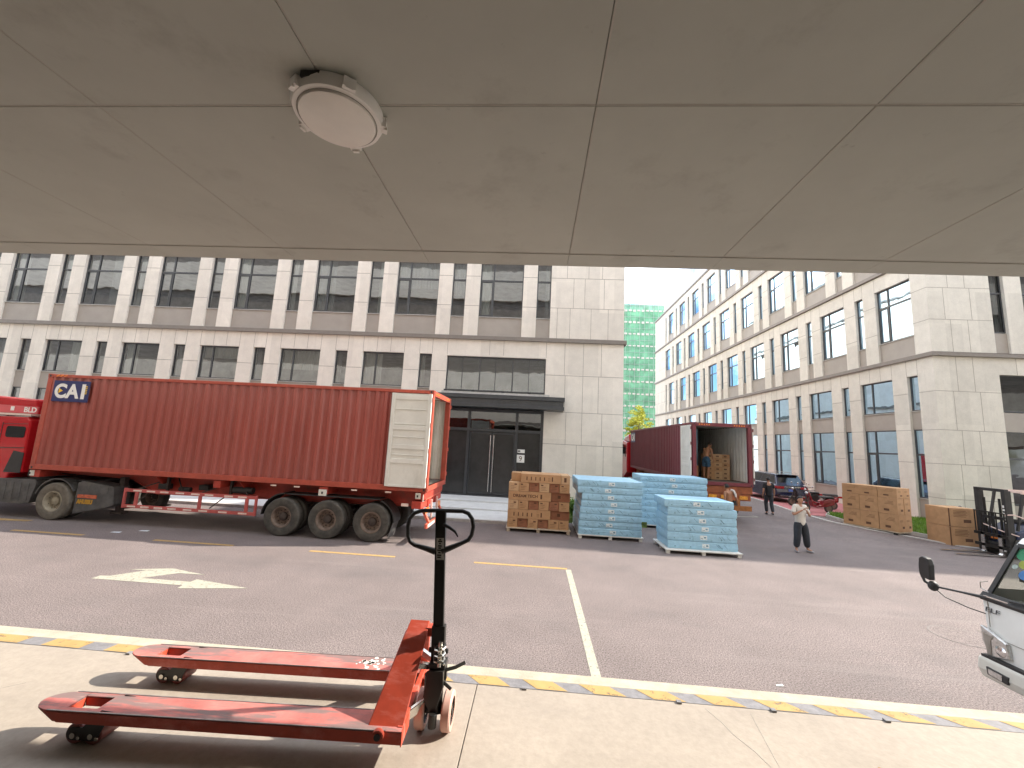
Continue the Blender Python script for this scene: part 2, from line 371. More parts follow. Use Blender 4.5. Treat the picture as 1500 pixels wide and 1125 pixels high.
        if bevel:
            md = o.modifiers.new('bevel', 'BEVEL'); md.width = bevel; md.segments = 2; md.limit_method = 'ANGLE'; md.angle_limit = R(40)
        return o

def thing(name, label, cat, loc=(0, 0, 0), rotz=0, group=None, kind=None):
    o = bpy.data.objects.new(name, None); COL.objects.link(o); o.location = loc; o.rotation_euler = (0, 0, rotz)
    o.empty_display_size = .2
    tag(o, label, cat, group, kind); return o
def tag(o, label=None, cat=None, group=None, kind=None):
    if label: o['label'] = label
    if cat: o['category'] = cat
    if group: o['group'] = group
    if kind: o['kind'] = kind
    return o
def struct(name, mb, m, **k): return tag(mb.build(name, m, **k), kind='structure')
def kids(o): return [c for c in bpy.data.objects if c.parent == o]
def copy_tree(o, parent=None):
    c = o.copy(); COL.objects.link(c)
    if parent is not None: c.parent = parent
    for ch in kids(o):
        copy_tree(ch, c)
    return c
def gz(y): return .25*min(max((y-16)/5, 0), 1)
ORD = ['first', 'second', 'third', 'fourth', 'fifth', 'sixth', 'seventh', 'eighth', 'ninth', 'tenth']

# ---------------------------------------------------------------- ground and road
DZ = 1.35
g = MB()
xs = [-250, 250]
ys = [-120, 3.26, 16, 21, 500]
for i in range(len(ys)-1):
    g.quad((-250, ys[i], gz(ys[i])), (250, ys[i], gz(ys[i])), (250, ys[i+1], gz(ys[i+1])), (-250, ys[i+1], gz(ys[i+1])))
struct('road', g, asphalt)
# yellow dashes, white bay line, double arrow
for (a, b) in ((-17.7, -15.85), (-13.75, -11.73), (-9.76, -7.6), (-5.57, -3.37), (-1.38, .90)):
    struct('yellow_line', MB().box(a, 10.44, 0, b, 10.55, .004), yellowp)
struct('white_line', MB().box(.86, 3.3, 0, .99, 10.436, .004), whitep)
ARR = [(-8.33, 7.80), (-8.34, 8.06), (-7.97, 8.10), (-7.6, 8.42), (-8.2, 8.46), (-7.35, 8.62), (-6.68, 8.42), (-7.12, 8.36), (-7.42, 8.06),
       (-6.62, 8.02), (-6.52, 8.14), (-5.32, 7.86), (-6.50, 7.64), (-6.58, 7.83), (-8.2, 7.78)]
def cam_ground(px, py, z=0.):
    d = fwd + r2*((px-750)/597.08) - u2*((py-562.5)/597.08); t = (z-CZ)/d.z
    return (d.x*t, d.y*t)
ARRPX = [(25, 172), (105, 145), (195, 148), (530, 98), (375, 88), (770, 80), (1060, 138), (815, 124), (480, 168), (930, 203), (990, 180), (1460, 262), (810, 262), (858, 235)]
ARR = [cam_ground(130+x*.16, 820+y*.16) for x, y in ARRPX]
struct('direction_arrow', MB().prism(ARR, 0, .004, 2), whitep)
# faint hatch lines of a bay left of the tractor, and beyond the second trailer
def line(name, a, b, w, m, z=.004):
    a = Vector((a[0], a[1], gz(a[1])+.001)); b = Vector((b[0], b[1], gz(b[1])+.001))
    mb = MB().bar(a+Vector((0, 0, z/2)), b+Vector((0, 0, z/2)), w, z)
    return struct(name, mb, m)
line('yellow_line', (-19.5, 11.35), (-14.6, 11.55), .10, yellowp); line('yellow_line', (-19.5, 10.95), (-14.6, 11.5), .10, yellowp)
line('white_line', (8.2, 19.3), (10.15, 19.6), .10, whitep); line('white_line', (7.0, 23.2), (10.15, 19.7), .10, whitep)
# kerb line round the right-hand building
KP = [(13.75, 60), (13.75, 28.5), (13.5, 25), (13.0, 22.2), (12.95, 20.7), (13.2, 19.5), (14.0, 18.3), (14.9, 17.4), (15.6, 16.5), (17.0, 15.9), (60, 15.9)]
mb = MB(); mk = MB()
for a, b in zip(KP, KP[1:]):
    for (m_, w, h, off) in ((mb, .16, .03, 0),):
        m_.bar(Vector((a[0], a[1], gz(a[1])+h/2)), Vector((b[0], b[1], gz(b[1])+h/2)), w, h)
struct('kerb', mb, kerbm)
# red paved parking strip
RP = [(13.15, 20.85), (13.95, 20.6), (14.4, 21.45), (18.7, 21.45), (18.7, 66), (13.9, 66), (13.9, 28.5), (13.65, 25), (13.12, 22.2)]
mb = MB(); z = .262
mb.prism(RP, .2, z, 2); struct('red_paving', mb, redpave)
# lawn with kerb
LP = [(13.75, 20.55), (14.45, 21.4), (18.7, 21.4), (18.7, 20.15), (60, 20.15), (60, 16.5), (17.2, 16.5), (15.95, 17.0), (15.2, 17.95), (14.3, 18.9), (13.8, 19.7)]
mb = MB(); n0 = len(LP)
top = [(x, y, gz(y)+.10) for x, y in LP]; bot = [(x, y, -.1) for x, y in LP]
mb.add(top+bot, [tuple(range(n0))]+[(i, (i+1) % n0, (i+1) % n0+n0, i+n0) for i in range(n0)])
tag(mb.build('lawn_base', soilm), kind='structure')
mb = MB()
for a, b in zip(LP+LP[:1], LP[1:]+LP[:1]):
    if a[0] > 18.5 and b[0] > 18.5: continue
    if a == (14.45, 21.4) : continue
    mb.bar(Vector((a[0], a[1], gz(a[1])+.06)), Vector((b[0], b[1], gz(b[1])+.06)), .10, .13)
struct('kerb', mb, kerbm)
mb = MB()
def inside(x, y, P):
    c = False
    for i in range(len(P)):
        x1, y1 = P[i]; x2, y2 = P[i-1]
        if (y1 > y) != (y2 > y) and x < (x2-x1)*(y-y1)/(y2-y1)+x1: c = not c
    return c
def blades(mb, P, n, bx, h=.08, zo=.10):
    k = 0
    while k < n:
        x = random.uniform(bx[0], bx[2]); y = random.uniform(bx[1], bx[3])
        if not inside(x, y, P): continue
        k += 1; a = random.uniform(0, 6.28); w = .012; hh = h*random.uniform(.5, 1.4); z = gz(y)+zo
        dx, dy = math.cos(a)*w, math.sin(a)*w; lx, ly = random.gauss(0, .03), random.gauss(0, .03)
        mb.add([(x-dx, y-dy, z), (x+dx, y+dy, z), (x+lx, y+ly, z+hh)], [(0, 1, 2)])
blades(mb, LP, 16000, (13.7, 16.5, 22, 21.4))
tag(mb.build('grass', grassm, weld=False, recalc=False), 'short green lawn beside the right-hand building', 'grass', kind='stuff')

# light paving in front of the left building, three shallow steps
A_Y = 20.2; B_X = 18.72; B_Y = 20.15
struct('pavement', MB().prism([(15.42, -.05), (15.42, .11), (17.2, .13), (17.2, .19), (18.8, .20), (18.8, .27), (A_Y+.1, .28), (A_Y+.1, -.05)], -60, 1.25, 0), apronm)
struct('kerb', MB().box(-60, 15.32, -.02, 1.25, 15.418, .105), kerbm)
LQ = [(1.3, 16.4), (4.3, 16.4), (4.3, 20.1), (1.3, 20.1)]
tag(MB().box(1.26, 16.3, -.02, 4.35, 20.15, .22).build('planting_bed', soilm), kind='structure')
mb = MB(); blades(mb, LQ, 3500, (1.3, 16.4, 4.3, 20.1), .12, .15)
tag(mb.build('grass', grassm, weld=False, recalc=False), 'grass strip at the foot of the left building', 'grass', kind='stuff')

# ---------------------------------------------------------------- loading dock, ceiling
mb = MB()
edges_x = [-12, -5.5, -.325, 4.6, 12]
for a, b in zip([-30]+edges_x, edges_x+[30]):
    for (y0, y1) in ((-8, -1.2), (-1.194, 3.02)):
        mb.box(a+.003, y0, 0, b-.003, y1, DZ)
struct('dock_floor', mb, concrete, bevel=.002)
struct('dock_floor_base', MB().box(-30, -8, -.5, 30, 3.0, DZ-.02), jointm)
# painted steel angle at the dock edge: grey plate with slanted yellow stripes
mb = MB().box(-30, 3.026, DZ-.25, 30, 3.132, DZ-.001); struct('dock_edge_plate', mb, greyp, bevel=.003)
mb = MB()
x = -30
while x < 30:
    s0 = .0 if x < -2 else (.10 if x < 1.2 else .10)
    s0 = -.015 if x < -2 else .10
    w = .30 if x < -2 else .21
    mb.add([(x+s0, 3.03, DZ+.001), (x+w+s0, 3.03, DZ+.001), (x+w, 3.128, DZ+.001), (x, 3.128, DZ+.001)], [(0, 1, 2, 3)])
    x += .49 if x < -2 else .39
struct('dock_stripes', mb, yellowp, recalc=False)
struct('dock_nosing', MB().box(-30, 3.142, DZ-.6, 30, 3.262, DZ-.008), nosing, bevel=.008)
struct('dock_face', MB().box(-30, 3.0, -.5, 30, 3.14, DZ-.255), concrete)
# little weld tabs along the plate
mb = MB()
for x in (-2.86, -.02, 1.0, 1.60, 2.30): mb.box(x, 3.0, DZ, x+.03, 3.03, DZ+.012)
struct('dock_plate_tabs', mb, greyp)
# floor cracks: thin dark inlays
def crack(pts, w=.004):
    mb = MB()
    for a, b in zip(pts, pts[1:]): mb.bar((a[0], a[1], DZ+.0008), (b[0], b[1], DZ+.0008), w, .001)
    return struct('floor_crack', mb, jointm)
crack([(1.17, 2.98), (1.22, 2.85), (1.24, 2.75), (1.30, 2.62), (1.33, 2.5), (1.38, 2.3), (1.40, 2.0)], .004)
crack([(1.45, 2.97), (1.43, 2.86), (1.40, 2.68), (1.37, 2.5), (1.36, 2.35)], .003)
crack([(-2.1, 2.10), (-1.9, 2.35), (-1.86, 2.5), (-1.72, 2.62)], .004)
crack([(-3.6, 2.3), (-3.3, 2.45), (-3.12, 2.62)], .004)
tag(MB().tube([(1.92, 2.58, DZ+.006), (1.98, 2.55, DZ+.008), (2.06, 2.50, DZ+.005)], .004, 6).build('twig', twigm), 'short dry twig lying on the dock floor', 'twig')

CE = DZ+3.10
mb = MB()
pxs = [-9.0+1.15*i for i in range(-10, 26)]
pxs = [.2+1.15*i for i in range(-24, 26)]
for a, b in zip(pxs, pxs[1:]):
    for (y0, y1) in ((-8, -2.7), (-2.7, .18), (.18, 1.59), (1.59, 2.99)):
        mb.box(a+.0013, y0+.0013, CE, b-.0013, y1-.0013, CE+.04)
    mb.box(a+.001, 2.9905, CE-.004, b-.001, 3.2, CE+.04)
struct('ceiling', mb, ceilm, bevel=.0025)
tp_ = MB()
for a in pxs: 
    tp_.box(a+.003, -8, CE-.0006, a+.009, 1.582, CE+.002); tp_.box(a+.003, 1.598, CE-.0006, a+.009, 2.985, CE+.002)
for y in (-2.7, .18, 1.59): tp_.box(-27, y-.009, CE-.0012, 27, y-.003, CE+.001)
tp_.box(-27, 2.975, CE-.0012, 27, 2.984, CE+.001)
struct('ceiling_seam', tp_, mat('seam_filler', (.50, .47, .42), rough=.6))
mb = MB().box(-28, -8, CE+.012, 28, 3.18, CE+.3)
struct('ceiling_backing', mb, bandm)

# ---------------------------------------------------------------- ceiling lamp
L0 = Vector((-.945, 1.60, CE))
t = thing('ceiling_lamp', 'round white plastic lamp with clips on the taupe ceiling', 'ceiling lamp', L0)
mb = MB().lathe([(.13, .0), (.19, .0), (.195, -.03), (.185, -.055), (.165, -.06)], L0, (0, 0, 1), 48)
for k in range(5):
    a = R(20+72*k); c = L0+Vector((math.cos(a)*.196, math.sin(a)*.196, -.03))
    mb.cbox(c, (.02, .05, .045), Matrix.Rotation(a, 3, 'Z'))
    c = L0+Vector((math.cos(a)*.205, math.sin(a)*.205, -.055)); mb.cbox(c, (.012, .03, .014), Matrix.Rotation(a, 3, 'Z'))
mb.build('rim', lampw, t, smooth=35)
MB().lathe([(.166, -.052), (.160, -.068), (.13, -.076), (.07, -.080), (.0, -.081)], L0, (0, 0, 1), 48).build('diffuser', lampd, t, smooth=50)
MB().lathe([(.169, -.0605), (.1655, -.0605), (.1655, -.0585)], L0, (0, 0, 1), 48).build('gasket', jointm, t, smooth=35)
MB().box(L0.x-.07, L0.y-.192, CE-.028, L0.x+.01, L0.y-.150, CE-.001).build('junction_box', blackp, t)

# ---------------------------------------------------------------- buildings
WP = 4.45
LV = [(1.28, 4.58), (5.5, 7.24)]           # lower rows: ground, second
UP0, STEP = 8.25, 5.05
def frame_mb(T, u0, u1, z0, z1, wide, transom, d=-.17, flip=False):
    f = MB(T); w = .055
    f.box(u0, d-.035, z0, u0+w, d+.035, z1); f.box(u1-w, d-.035, z0, u1, d+.035, z1)
    f.box(u0+w, d-.035, z0, u1-w, d+.035, z0+w); f.box(u0+w, d-.035, z1-w, u1-w, d+.035, z1)
    um = None
    if wide:
        um = u0+(u1-u0)*(.69 if flip else .31)
        f.box(um-.035, d-.036, z0+w, um+.035, d+.036, z1-w)
    if transom:
        f.box(u0+w, d-.038, transom-.04, u1-w, d+.038, transom+.04)
        if wide:   # heavier opening sash
            a, b = (um+.035, u1-w) if flip else (u0+w, um-.035)
            for bx in ((a, z0+w, a+.05, transom-.04), (b-.05, z0+w, b, transom-.04)): f.box(bx[0], d-.03, bx[1], bx[2], d+.045, bx[3])
            f.box(a+.05, d-.03, z0+w, b-.05, d+.045, z0+w+.05); f.box(a+.05, d-.03, transom-.09, b-.05, d+.045, transom-.04)
    return f
def window(par, T, u0, u1, z0, z1, transom=None, cur=True, flip=False, gl=None):
    gl = gl or (glassB if flip else glass)
    wide = (u1-u0) > 1
    o = frame_mb(T, u0, u1, z0, z1, wide, transom, flip=flip).build('window', framem, par)
    ta, tb = random.uniform(-.006, .006), random.uniform(-.004, .004); um_, zm_ = (u0+u1)/2, (z0+z1)/2
    MB(T).add([(u, -.172+ta*(u-um_)+tb*(z-zm_), z) for u, z in ((u0+.05, z0+.05), (u1-.05, z0+.05), (u1-.05, z1-.05), (u0+.05, z1-.05))], [(0, 1, 2, 3)]).build('pane', gl, o, recalc=False)
    if cur:
        r = random.random(); c = MB(T)
        def cloth(a, b, zb, zt):
            n = max(6, int((b-a)/.05)); v = []; f = []
            for i in range(n+1):
                u = a+(b-a)*i/n; dd = -.36+.03*math.sin(i*1.9)+.01*random.random()
                sw = (.10*math.sin(zb))*0
                v += [(u+sw, dd, zb), (u, dd, zt)]
            for i in range(n): f.append((2*i, 2*i+2, 2*i+3, 2*i+1))
            c.add(v, f)
        if r < .50: cloth(u0+.05, u0+(u1-u0)*random.uniform(.22, .5), z0+.02, z1-.04); k = 1
        elif r < .72: cloth(u1-(u1-u0)*random.uniform(.22, .45), u1-.05, z0+.02, z1-.04); k = 1
        elif r < .86: cloth(u0+.05, u1-.05, z1-(z1-z0)*random.uniform(.35, .7), z1-.04); k = 1
        else: k = 0
        if k: c.build('curtain', curtm if random.random() < .7 else blindm, o, recalc=False)
    return o
def seg(openings, a, b):
    r = []; p = a
    for (x, y) in sorted(openings):
        if x > p+1e-4: r.append((p, x))
        p = max(p, y)
    if b > p+1e-4: r.append((p, b))
    return r
def facade(par, T, ulen, low, upp, nfl, topz, wall, joints, joints_blank, skip_low=(), trans=True, u_start=0., bands=True, flip=False):
    """low/upp: list of (u0,u1) window columns for the lower two storeys and (per storey) upper ones"""
    # lower storeys
    for a, b in seg(low, u_start, ulen): wall.box(a, -.3, .0, b, 0, 7.24)
    wall.box(u_start, -.3, 7.24, ulen, 0, 8.04)
    for (a, b) in low:
        if (a, b) in skip_low: continue
        p = MB(T); p.box(a, -.16, .0, b, -.11, LV[0][0]-.03); p.box(a, -.16, LV[0][1], b, -.11, LV[1][0]-.03)
        p.build_each('spandrel', taupe, par)
        s_ = MB(T); s_.box(a-.0, -.16, LV[0][0]-.028, b, -.06, LV[0][0]); s_.box(a, -.16, LV[1][0]-.028, b, -.06, LV[1][0]); s_.build_each('sill', sillm, par)
        window(par, T, a, b, LV[0][0], LV[0][1], 3.35, cur=False, flip=flip); window(par, T, a, b, LV[1][0], LV[1][1], None, flip=flip)
    for z in (2.97, 6.37):
        for a, b in seg(low, u_start, ulen): joints.box(a, -.02, z-.012, b, .003, z+.012)
    for (a, b) in low:
        for u in (a, b): joints.box(u-.009, -.02, 7.24, u+.009, .003, 8.03)
        m_ = (a+b)/2
        if b-a > 1:
            for u in (m_-.36, m_+.36): joints.box(u-.009, -.02, 7.27, u+.009, .003, 8.03)
    for k in range(nfl):
        z0 = UP0+STEP*k; cols = upp[k % len(upp)]; wt = z0+4.03; zt = min(z0+STEP-.22, topz)
        for a, b in seg(cols, u_start, ulen): wall.box(a, -.3, z0, b, 0, wt)
        wall.box(u_start, -.3, wt, ulen, 0, zt)
        for (a, b) in cols:
            MB(T).box(a, -.16, z0, b, -.10, z0+1.02).build('spandrel', taupe, par)
            MB(T).box(a, -.16, z0+1.022, b, -.05, z0+1.05).build('sill', sillm, par)
            window(par, T, a, b, z0+1.05, wt, z0+3.03 if trans else None, flip=flip)
        for z in (z0+1.61, z0+3.21):
            for a, b in seg(cols, u_start, ulen): joints.box(a, -.02, z-.012, b, .003, z+.012)
        for (a, b) in cols:
            for u in (a, b): joints.box(u-.009, -.02, wt, u+.009, .003, zt)
def blankjoints(j, rows):
    for (za, zb, us) in rows:
        for u in us: j.box(u-.010, -.02, za, u+.010, .003, zb)

# --- left office building (south face)
bA = thing('office_building', 'beige stone panelled office building with dark entrance behind the long red container', 'building', (-20, A_Y+10, 0))
T = Matrix(((1, 0, 0, 0), (0, -1, 0, A_Y), (0, 0, 1, 0), (0, 0, 0, 1)))
x0, x1 = -50., 4.22
low = [(-4.68, .37)]
u = -6.12
while u > x0+4: low.append((u, u+.66)); low.append((u-2.98, u-2.98+2.18)); u -= WP
upA = []
u = -.23
while u > x0+4: upA.append((u, u+.72)); upA.append((u-2.98, u-2.98+2.26)); u -= WP
low2 = [(a-1.0, b-1.0) for a, b in upA if a < -1]
wall = MB(T); jt = MB(T)
facade(bA, T, x1, low, [upA, [(a-1.6, b-1.6) for a, b in upA]], 1, 13.1, wall, jt, None, skip_low=((-4.68, .37),), u_start=x0)
wall.box(x0, -.3, 13.1, x1, 0, 24.2)
wall.box(-4.68, -.3, 6.95+.24, .37, 0, 7.24-.002)
for (za, zb, us) in ((1.40, 2.97, (2.0, 3.3)), (2.97, 4.54, (1.45, 2.0+.23, 3.2)), (4.54, 6.37, (1.35, 1.98+.25, 3.0)), (6.37, 8.03, (1.30, 1.53+.7, 2.22+.9)), (8.25, 9.86, (.85, 1.5, 2.56, 3.42)), (9.86, 11.46, (1.65, 2.22, 3.2)), (11.46, 13.1, (1.3, 2.4, 3.1))):
    blankjoints(jt, [(za, zb, us)])
jt.box(.5, -.02, 4.53, x1, .003, 4.552); jt.box(.5, -.02, 1.39, x1, .003, 1.412)
# side and back walls, roof
wl = wall
wl.box(x1-.3, -45, 0, x1, -.3, 24.2); wl.box(x0, -45, 0, x0+.3, -.3, 24.2); wl.box(x0+.3, -45, 0, x1-.3, -44.7, 24.2); wl.box(x0, -45, 24.2, x1, 0, 24.5)
wl.build('wall', stone, bA); jt.build('panel_joint', jointm, bA)
b_ = MB(T)
for z in (8.04, 13.1, 18.15, 23.2):
    b_.box(x0-.1, -.25, z+.001, x1+.12, .12, z+.205)
    b_.box(x1+.001, -45.1, z+.001, x1+.12, -.25, z+.205)
b_.build('cornice', bandm, bA, bevel=.012)
i_ = MB(T)
for z in (.05, 4.95, 7.6, 12.6): i_.box(x0+.4, -8, z, x1-.4, -.45, z+.15)
i_.box(x0+.4, -8.2, 0, x1-.4, -8.0, 13); i_.build('interior', intm, bA)
# strip window above the entrance
o = MB(T); u0, u1, z0, z1 = -4.68, .37, 5.42, 7.19
for u in (u0, u0+1.68, u0+3.36, u1-.06): o.box(u, -.2, z0, u+.06, -.12, z1)
for z in (z0, z1-.06): o.box(u0+.06, -.199, z, u1-.06, -.121, z+.06)
for u in (u0+.8, u0+2.5, u0+4.2): o.box(u, -.19, z0+.06, u+.03, -.13, z1-.06)
win = o.build('window', framem, bA); MB(T).box(u0+.05, -.17, z0+.05, u1-.05, -.16, z1-.05).build('pane', glass, win)
o = MB(T)
for u in (-4.6, -3.2, -1.7, -.4): o.cbox((u, .15, 5.36), (.16, .12, .14)); 
o.build_each('floodlight', charcoal, bA)
# canopy
o = MB(T); o.box(-4.75, 0.002, 5.18, .6, .35, 5.33); o.build('canopy_flashing', sillm, bA)
o = MB(T); o.box(-5.2, .002, 4.98, 1.32, .85, 5.17); o.box(-5.15, .002, 4.72, 1.27, .78, 4.98); o.box(-5.18, .002, 4.56, 1.30, .82, 4.72); o.build('canopy', charcoal, bA, bevel=.01)
# entrance: dark framed glass doors
u0, u1 = -4.68, .37
e = MB(T)
for u in (u0, -3.42, -1.02, u1-.14): e.box(u, -.32, .28, u+.14, -.12, 4.55)
for z in (3.42, 4.40): e.box(u0+.14, -.318, z, u1-.14, -.122, z+.14)
e.box(u0+.14, -.318, .28, u1-.14, -.122, .34); ent = e.build('door_frame', charcoal, bA)
def leafdoor(a, b, hx):
    d = MB(T)
    d.box(a, -.24, .36, a+.06, -.19, 3.40); d.box(b-.06, -.24, .36, b, -.19, 3.40); d.box(a+.06, -.24, .36, b-.06, -.19, .44); d.box(a+.06, -.24, 3.32, b-.06, -.19, 3.40)
    dd = d.build('door', charcoal, bA); MB(T).box(a+.05, -.218, .43, b-.05, -.212, 3.33).build('pane', darkdoor, dd)
    MB(T).cyl((hx, -.13, .5), (hx, -.13, 3.25), .022, n=12).build('handle', steel, dd)
leafdoor(-3.27, -2.16, -2.22); leafdoor(-2.14, -1.03, -2.06)
p = MB(T); p.box(u0+.12, -.218, .34, -3.40, -.21, 3.42); p.box(-.90, -.218, .34, u1-.12, -.21, 3.42); p.build_each('side_light', darkdoor, bA)
p = MB(T)
for a, b in ((u0+.12, -3.40), (-3.30, -1.0), (-.90, u1-.12)): p.box(a, -.218, 3.55, b, -.21, 4.41)
p.build('top_light', doorglass, bA)
p = MB(T); p.box(u0+.12, -.9, 3.72, u1-.12, -.86, 3.80); p.build('light_strip', mat('lit_strip_cover', (.8, .8, .78), rough=.4), bA)
p = MB(T); p.box(u0, -4, .3, u1, -3.9, 4.5); p.build('lobby_wall', intm, bA)
p = MB(T); p.box(-.88, -.205, 1.98, -.50, -.198, 2.36); p.box(-.86, -.205, 2.45, -.50, -.198, 2.62)
sg = p.build('sign', white, bA)
p = MB(T); p.text('9', .34, (-.78, -.194, 2.06), (1, 0, 0), (0, 0, 1), .004); p.build('number', ink, sg)
p = MB(T); p.box(-.84, -.1975, 2.50, -.72, -.196, 2.57); p.build('number', charcoal, sg)

# --- right office building (west and south faces)
bB = thing('office_building', 'pale stone office building on the right seen across its corner', 'building', (B_X+15, B_Y+20, 0))
TW = Matrix(((0, -1, 0, B_X), (1, 0, 0, 0), (0, 0, 1, 0), (0, 0, 0, 1)))     # u = world y, outward = -x
low = []; u = 21.0
for k in range(9): low.append((u, u+.6)); low.append((u+1.46, u+1.46+2.16)); u += 4.48
up1 = []; u = 21.0
for k in range(9): up1.append((u, u+2.16)); up1.append((u+3.02, u+3.62)); u += 4.48
wall = MB(TW); jt = MB(TW)
YE = 65.6
facade(bB, TW, YE, low, [up1, low, up1], 3, 23.2, wall, jt, None, u_start=B_Y+.001, flip=True)
jt.box(B_Y, -.02, 4.53, low[0][0], .003, 4.552); jt.box(B_Y, -.02, 1.39, low[0][0], .003, 1.412)
for a, b in seg(low, B_Y+.001, YE)[1:]: jt.box(a, -.02, 4.53, b, .003, 4.55)
TS = Matrix(((1, 0, 0, 0), (0, -1, 0, B_Y), (0, 0, 1, 0), (0, 0, 0, 1)))
wall.T = TS; jt.T = TS
slow = [(21.6, 25.0)]; sup = [(21.6, 22.26), (23.04, 25.2)]
# south face: lower wide glazing, upper columns
for k in (0,):
    for a, b in seg(slow, B_X+.301, 50): wall.box(a, -.3, 0, b, 0, 7.24)
    wall.box(B_X+.301, -.3, 7.24, 50, 0, 8.04)
    for (a, b) in slow:
        MB(TS).box(a, -.16, 0, b, -.11, 1.25).build('spandrel', taupe, bB); MB(TS).box(a, -.16, 4.58, b, -.11, 5.47).build('spandrel', taupe, bB)
        window(bB, TS, a, b, 1.28, 4.58, 3.35, cur=False, flip=True, gl=glassS); window(bB, TS, a, b, 5.5, 7.24, None, cur=False, flip=True, gl=glassS)
    for k in range(3):
        z0 = UP0+STEP*k; wt = z0+4.03
        for a, b in seg(sup, B_X+.301, 50): wall.box(a, -.3, z0, b, 0, wt)
        wall.box(B_X+.301, -.3, wt, 50, 0, z0+STEP-.22)
        for (a, b) in sup:
            MB(TS).box(a, -.16, z0, b, -.10, z0+1.02).build('spandrel', taupe, bB); window(bB, TS, a, b, z0+1.05, wt, z0+3.03, flip=True, gl=glassS)
for (za, zb, us) in ((.3, 1.41, (19.5, 20.72)), (1.41, 2.97, (19.52, 20.7)), (2.97, 4.54, (19.70, 20.46)), (4.54, 6.36, (19.5, 20.68)), (6.36, 8.03, (19.73, 20.48)), (8.25, 9.86, (19.68, 20.46)), (9.86, 11.46, (19.46, 20.67)), (11.46, 13.1, (19.7, 20.48))):
    blankjoints(jt, [(za, zb, us)])
for z in (1.40, 2.97, 4.54, 6.37, 9.86, 11.46): jt.box(B_X, -.02, z-.012, 21.6, .003, z+.012)
for u in (22.4, 23.0, 24.2): jt.box(u-.01, -.02, 7.24, u+.01, .003, 8.03)
wall.T = None
wall.box(49.7, B_Y+.3, 0, 50, YE, 23.2); wall.box(B_X+.301, YE-.3, 0, 49.7, YE, 23.2); wall.box(B_X+.3, B_Y+.3, 23.2, 49.7, YE-.3, 23.4)
wall.box(B_X+1.2, YE-5, 23.4, 46, YE-.8, 26.6)
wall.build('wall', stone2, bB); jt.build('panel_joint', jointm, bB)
b_ = MB()
for z in (8.04, 13.1, 18.15, 23.2):
    h = .205 if z < 23 else .25
    b_.box(B_X-.12, B_Y-.12, z+.001, B_X+.25, YE+.1, z+h); b_.box(B_X+.25, B_Y-.12, z+.001, 50.1, B_Y+.25, z+h)
b_.build('cornice', bandm, bB, bevel=.012)
i_ = MB()
for z in (.05, 4.95, 7.6, 12.6, 17.7, 22.8): i_.box(B_X+.45, B_Y+.45, z, B_X+9, YE-.6, z+.15)
i_.box(B_X+9, B_Y+.45, 0, B_X+9.2, YE-.6, 22.8); i_.build('interior', intm, bB)
# two sashes pushed open
for (y, z0, z1) in ((33.56, 9.4, 11.2), (29.0+.7, 9.4, 11.2), (31.0, 9.4, 11.2)):
    pass
for (ya, yb, z0, z1) in ((29.98, 30.6, 9.36, 11.2), (34.44, 35.05, 9.36, 11.2), (26.98, 27.62, 14.4, 16.2)):
    o = MB(); rot = Matrix.Rotation(R(-16), 4, 'Y'); rot.translation = (B_X+.12, 0, z1); o.T = rot
    h = z1-z0
    o.box(-.03, ya, -h, .03, ya+.05, 0); o.box(-.03, yb-.05, -h, .03, yb, 0); o.box(-.029, ya+.05, -.05, .029, yb-.05, 0); o.box(-.029, ya+.05, -h, .029, yb-.05, -h+.05)
    # swings outwards at the foot
    s_ = o.build('open_sash', framem, bB); q = MB(rot).box(-.004, ya+.045, -h+.045, .004, yb-.045, -.045); q.build('pane', glass, s_)

# --- the building we stand under: upper floors overhang the dock; its sunlit face lights the yard
bC = thing('warehouse_building', 'building whose taupe soffit covers the loading dock', 'building', (0, -8, 0))
w = MB()
WX0, WX1 = -75, 48
w.box(WX0, -25, CE+.301, WX1, 3.19, CE+.9)
xx = WX0
cols = []
while xx < WX1-4: cols.append((xx+.9, xx+3.1)); xx += 4.45
zc = CE+.9
for k in range(4):
    zr = 9.3+5.05*k; w.box(WX0, 2.8, zc, WX1, 3.19, zr); zc = zr+2.1
w.box(WX0, 2.8, zc, WX1, 3.19, CE+21.1)
w.box(WX0, -25, CE+.9, WX0+.3, 2.8, CE+21.1); w.box(WX1-.3, -25, CE+.9, WX1, 2.8, CE+21.1)
w.box(WX0, -8.3, 0, WX1, -8.0, CE+.3); w.box(WX0, -25, CE+21.1, WX1, 3.19, CE+21.4)
w.build('wall', stone, bC)
refl_bands = MB()
for k in range(4): refl_bands.box(WX0, 2.9, 9.3+5.05*k, WX1, 2.94, 11.4+5.05*k)
refl_bands.build('window', bandm, bC)  # opaque bands added out of view to shape reflections in the left building's windows
for (a, b) in ((-14, -10), (-5, -1), (6, 10)):
    mb = MB()
    for i in range(30): mb.box(a, -7.99, DZ+.1*i, b, -7.95+.01*(i % 2), DZ+.1*i+.096)
    mb.build('roller_door', greyp, bC)

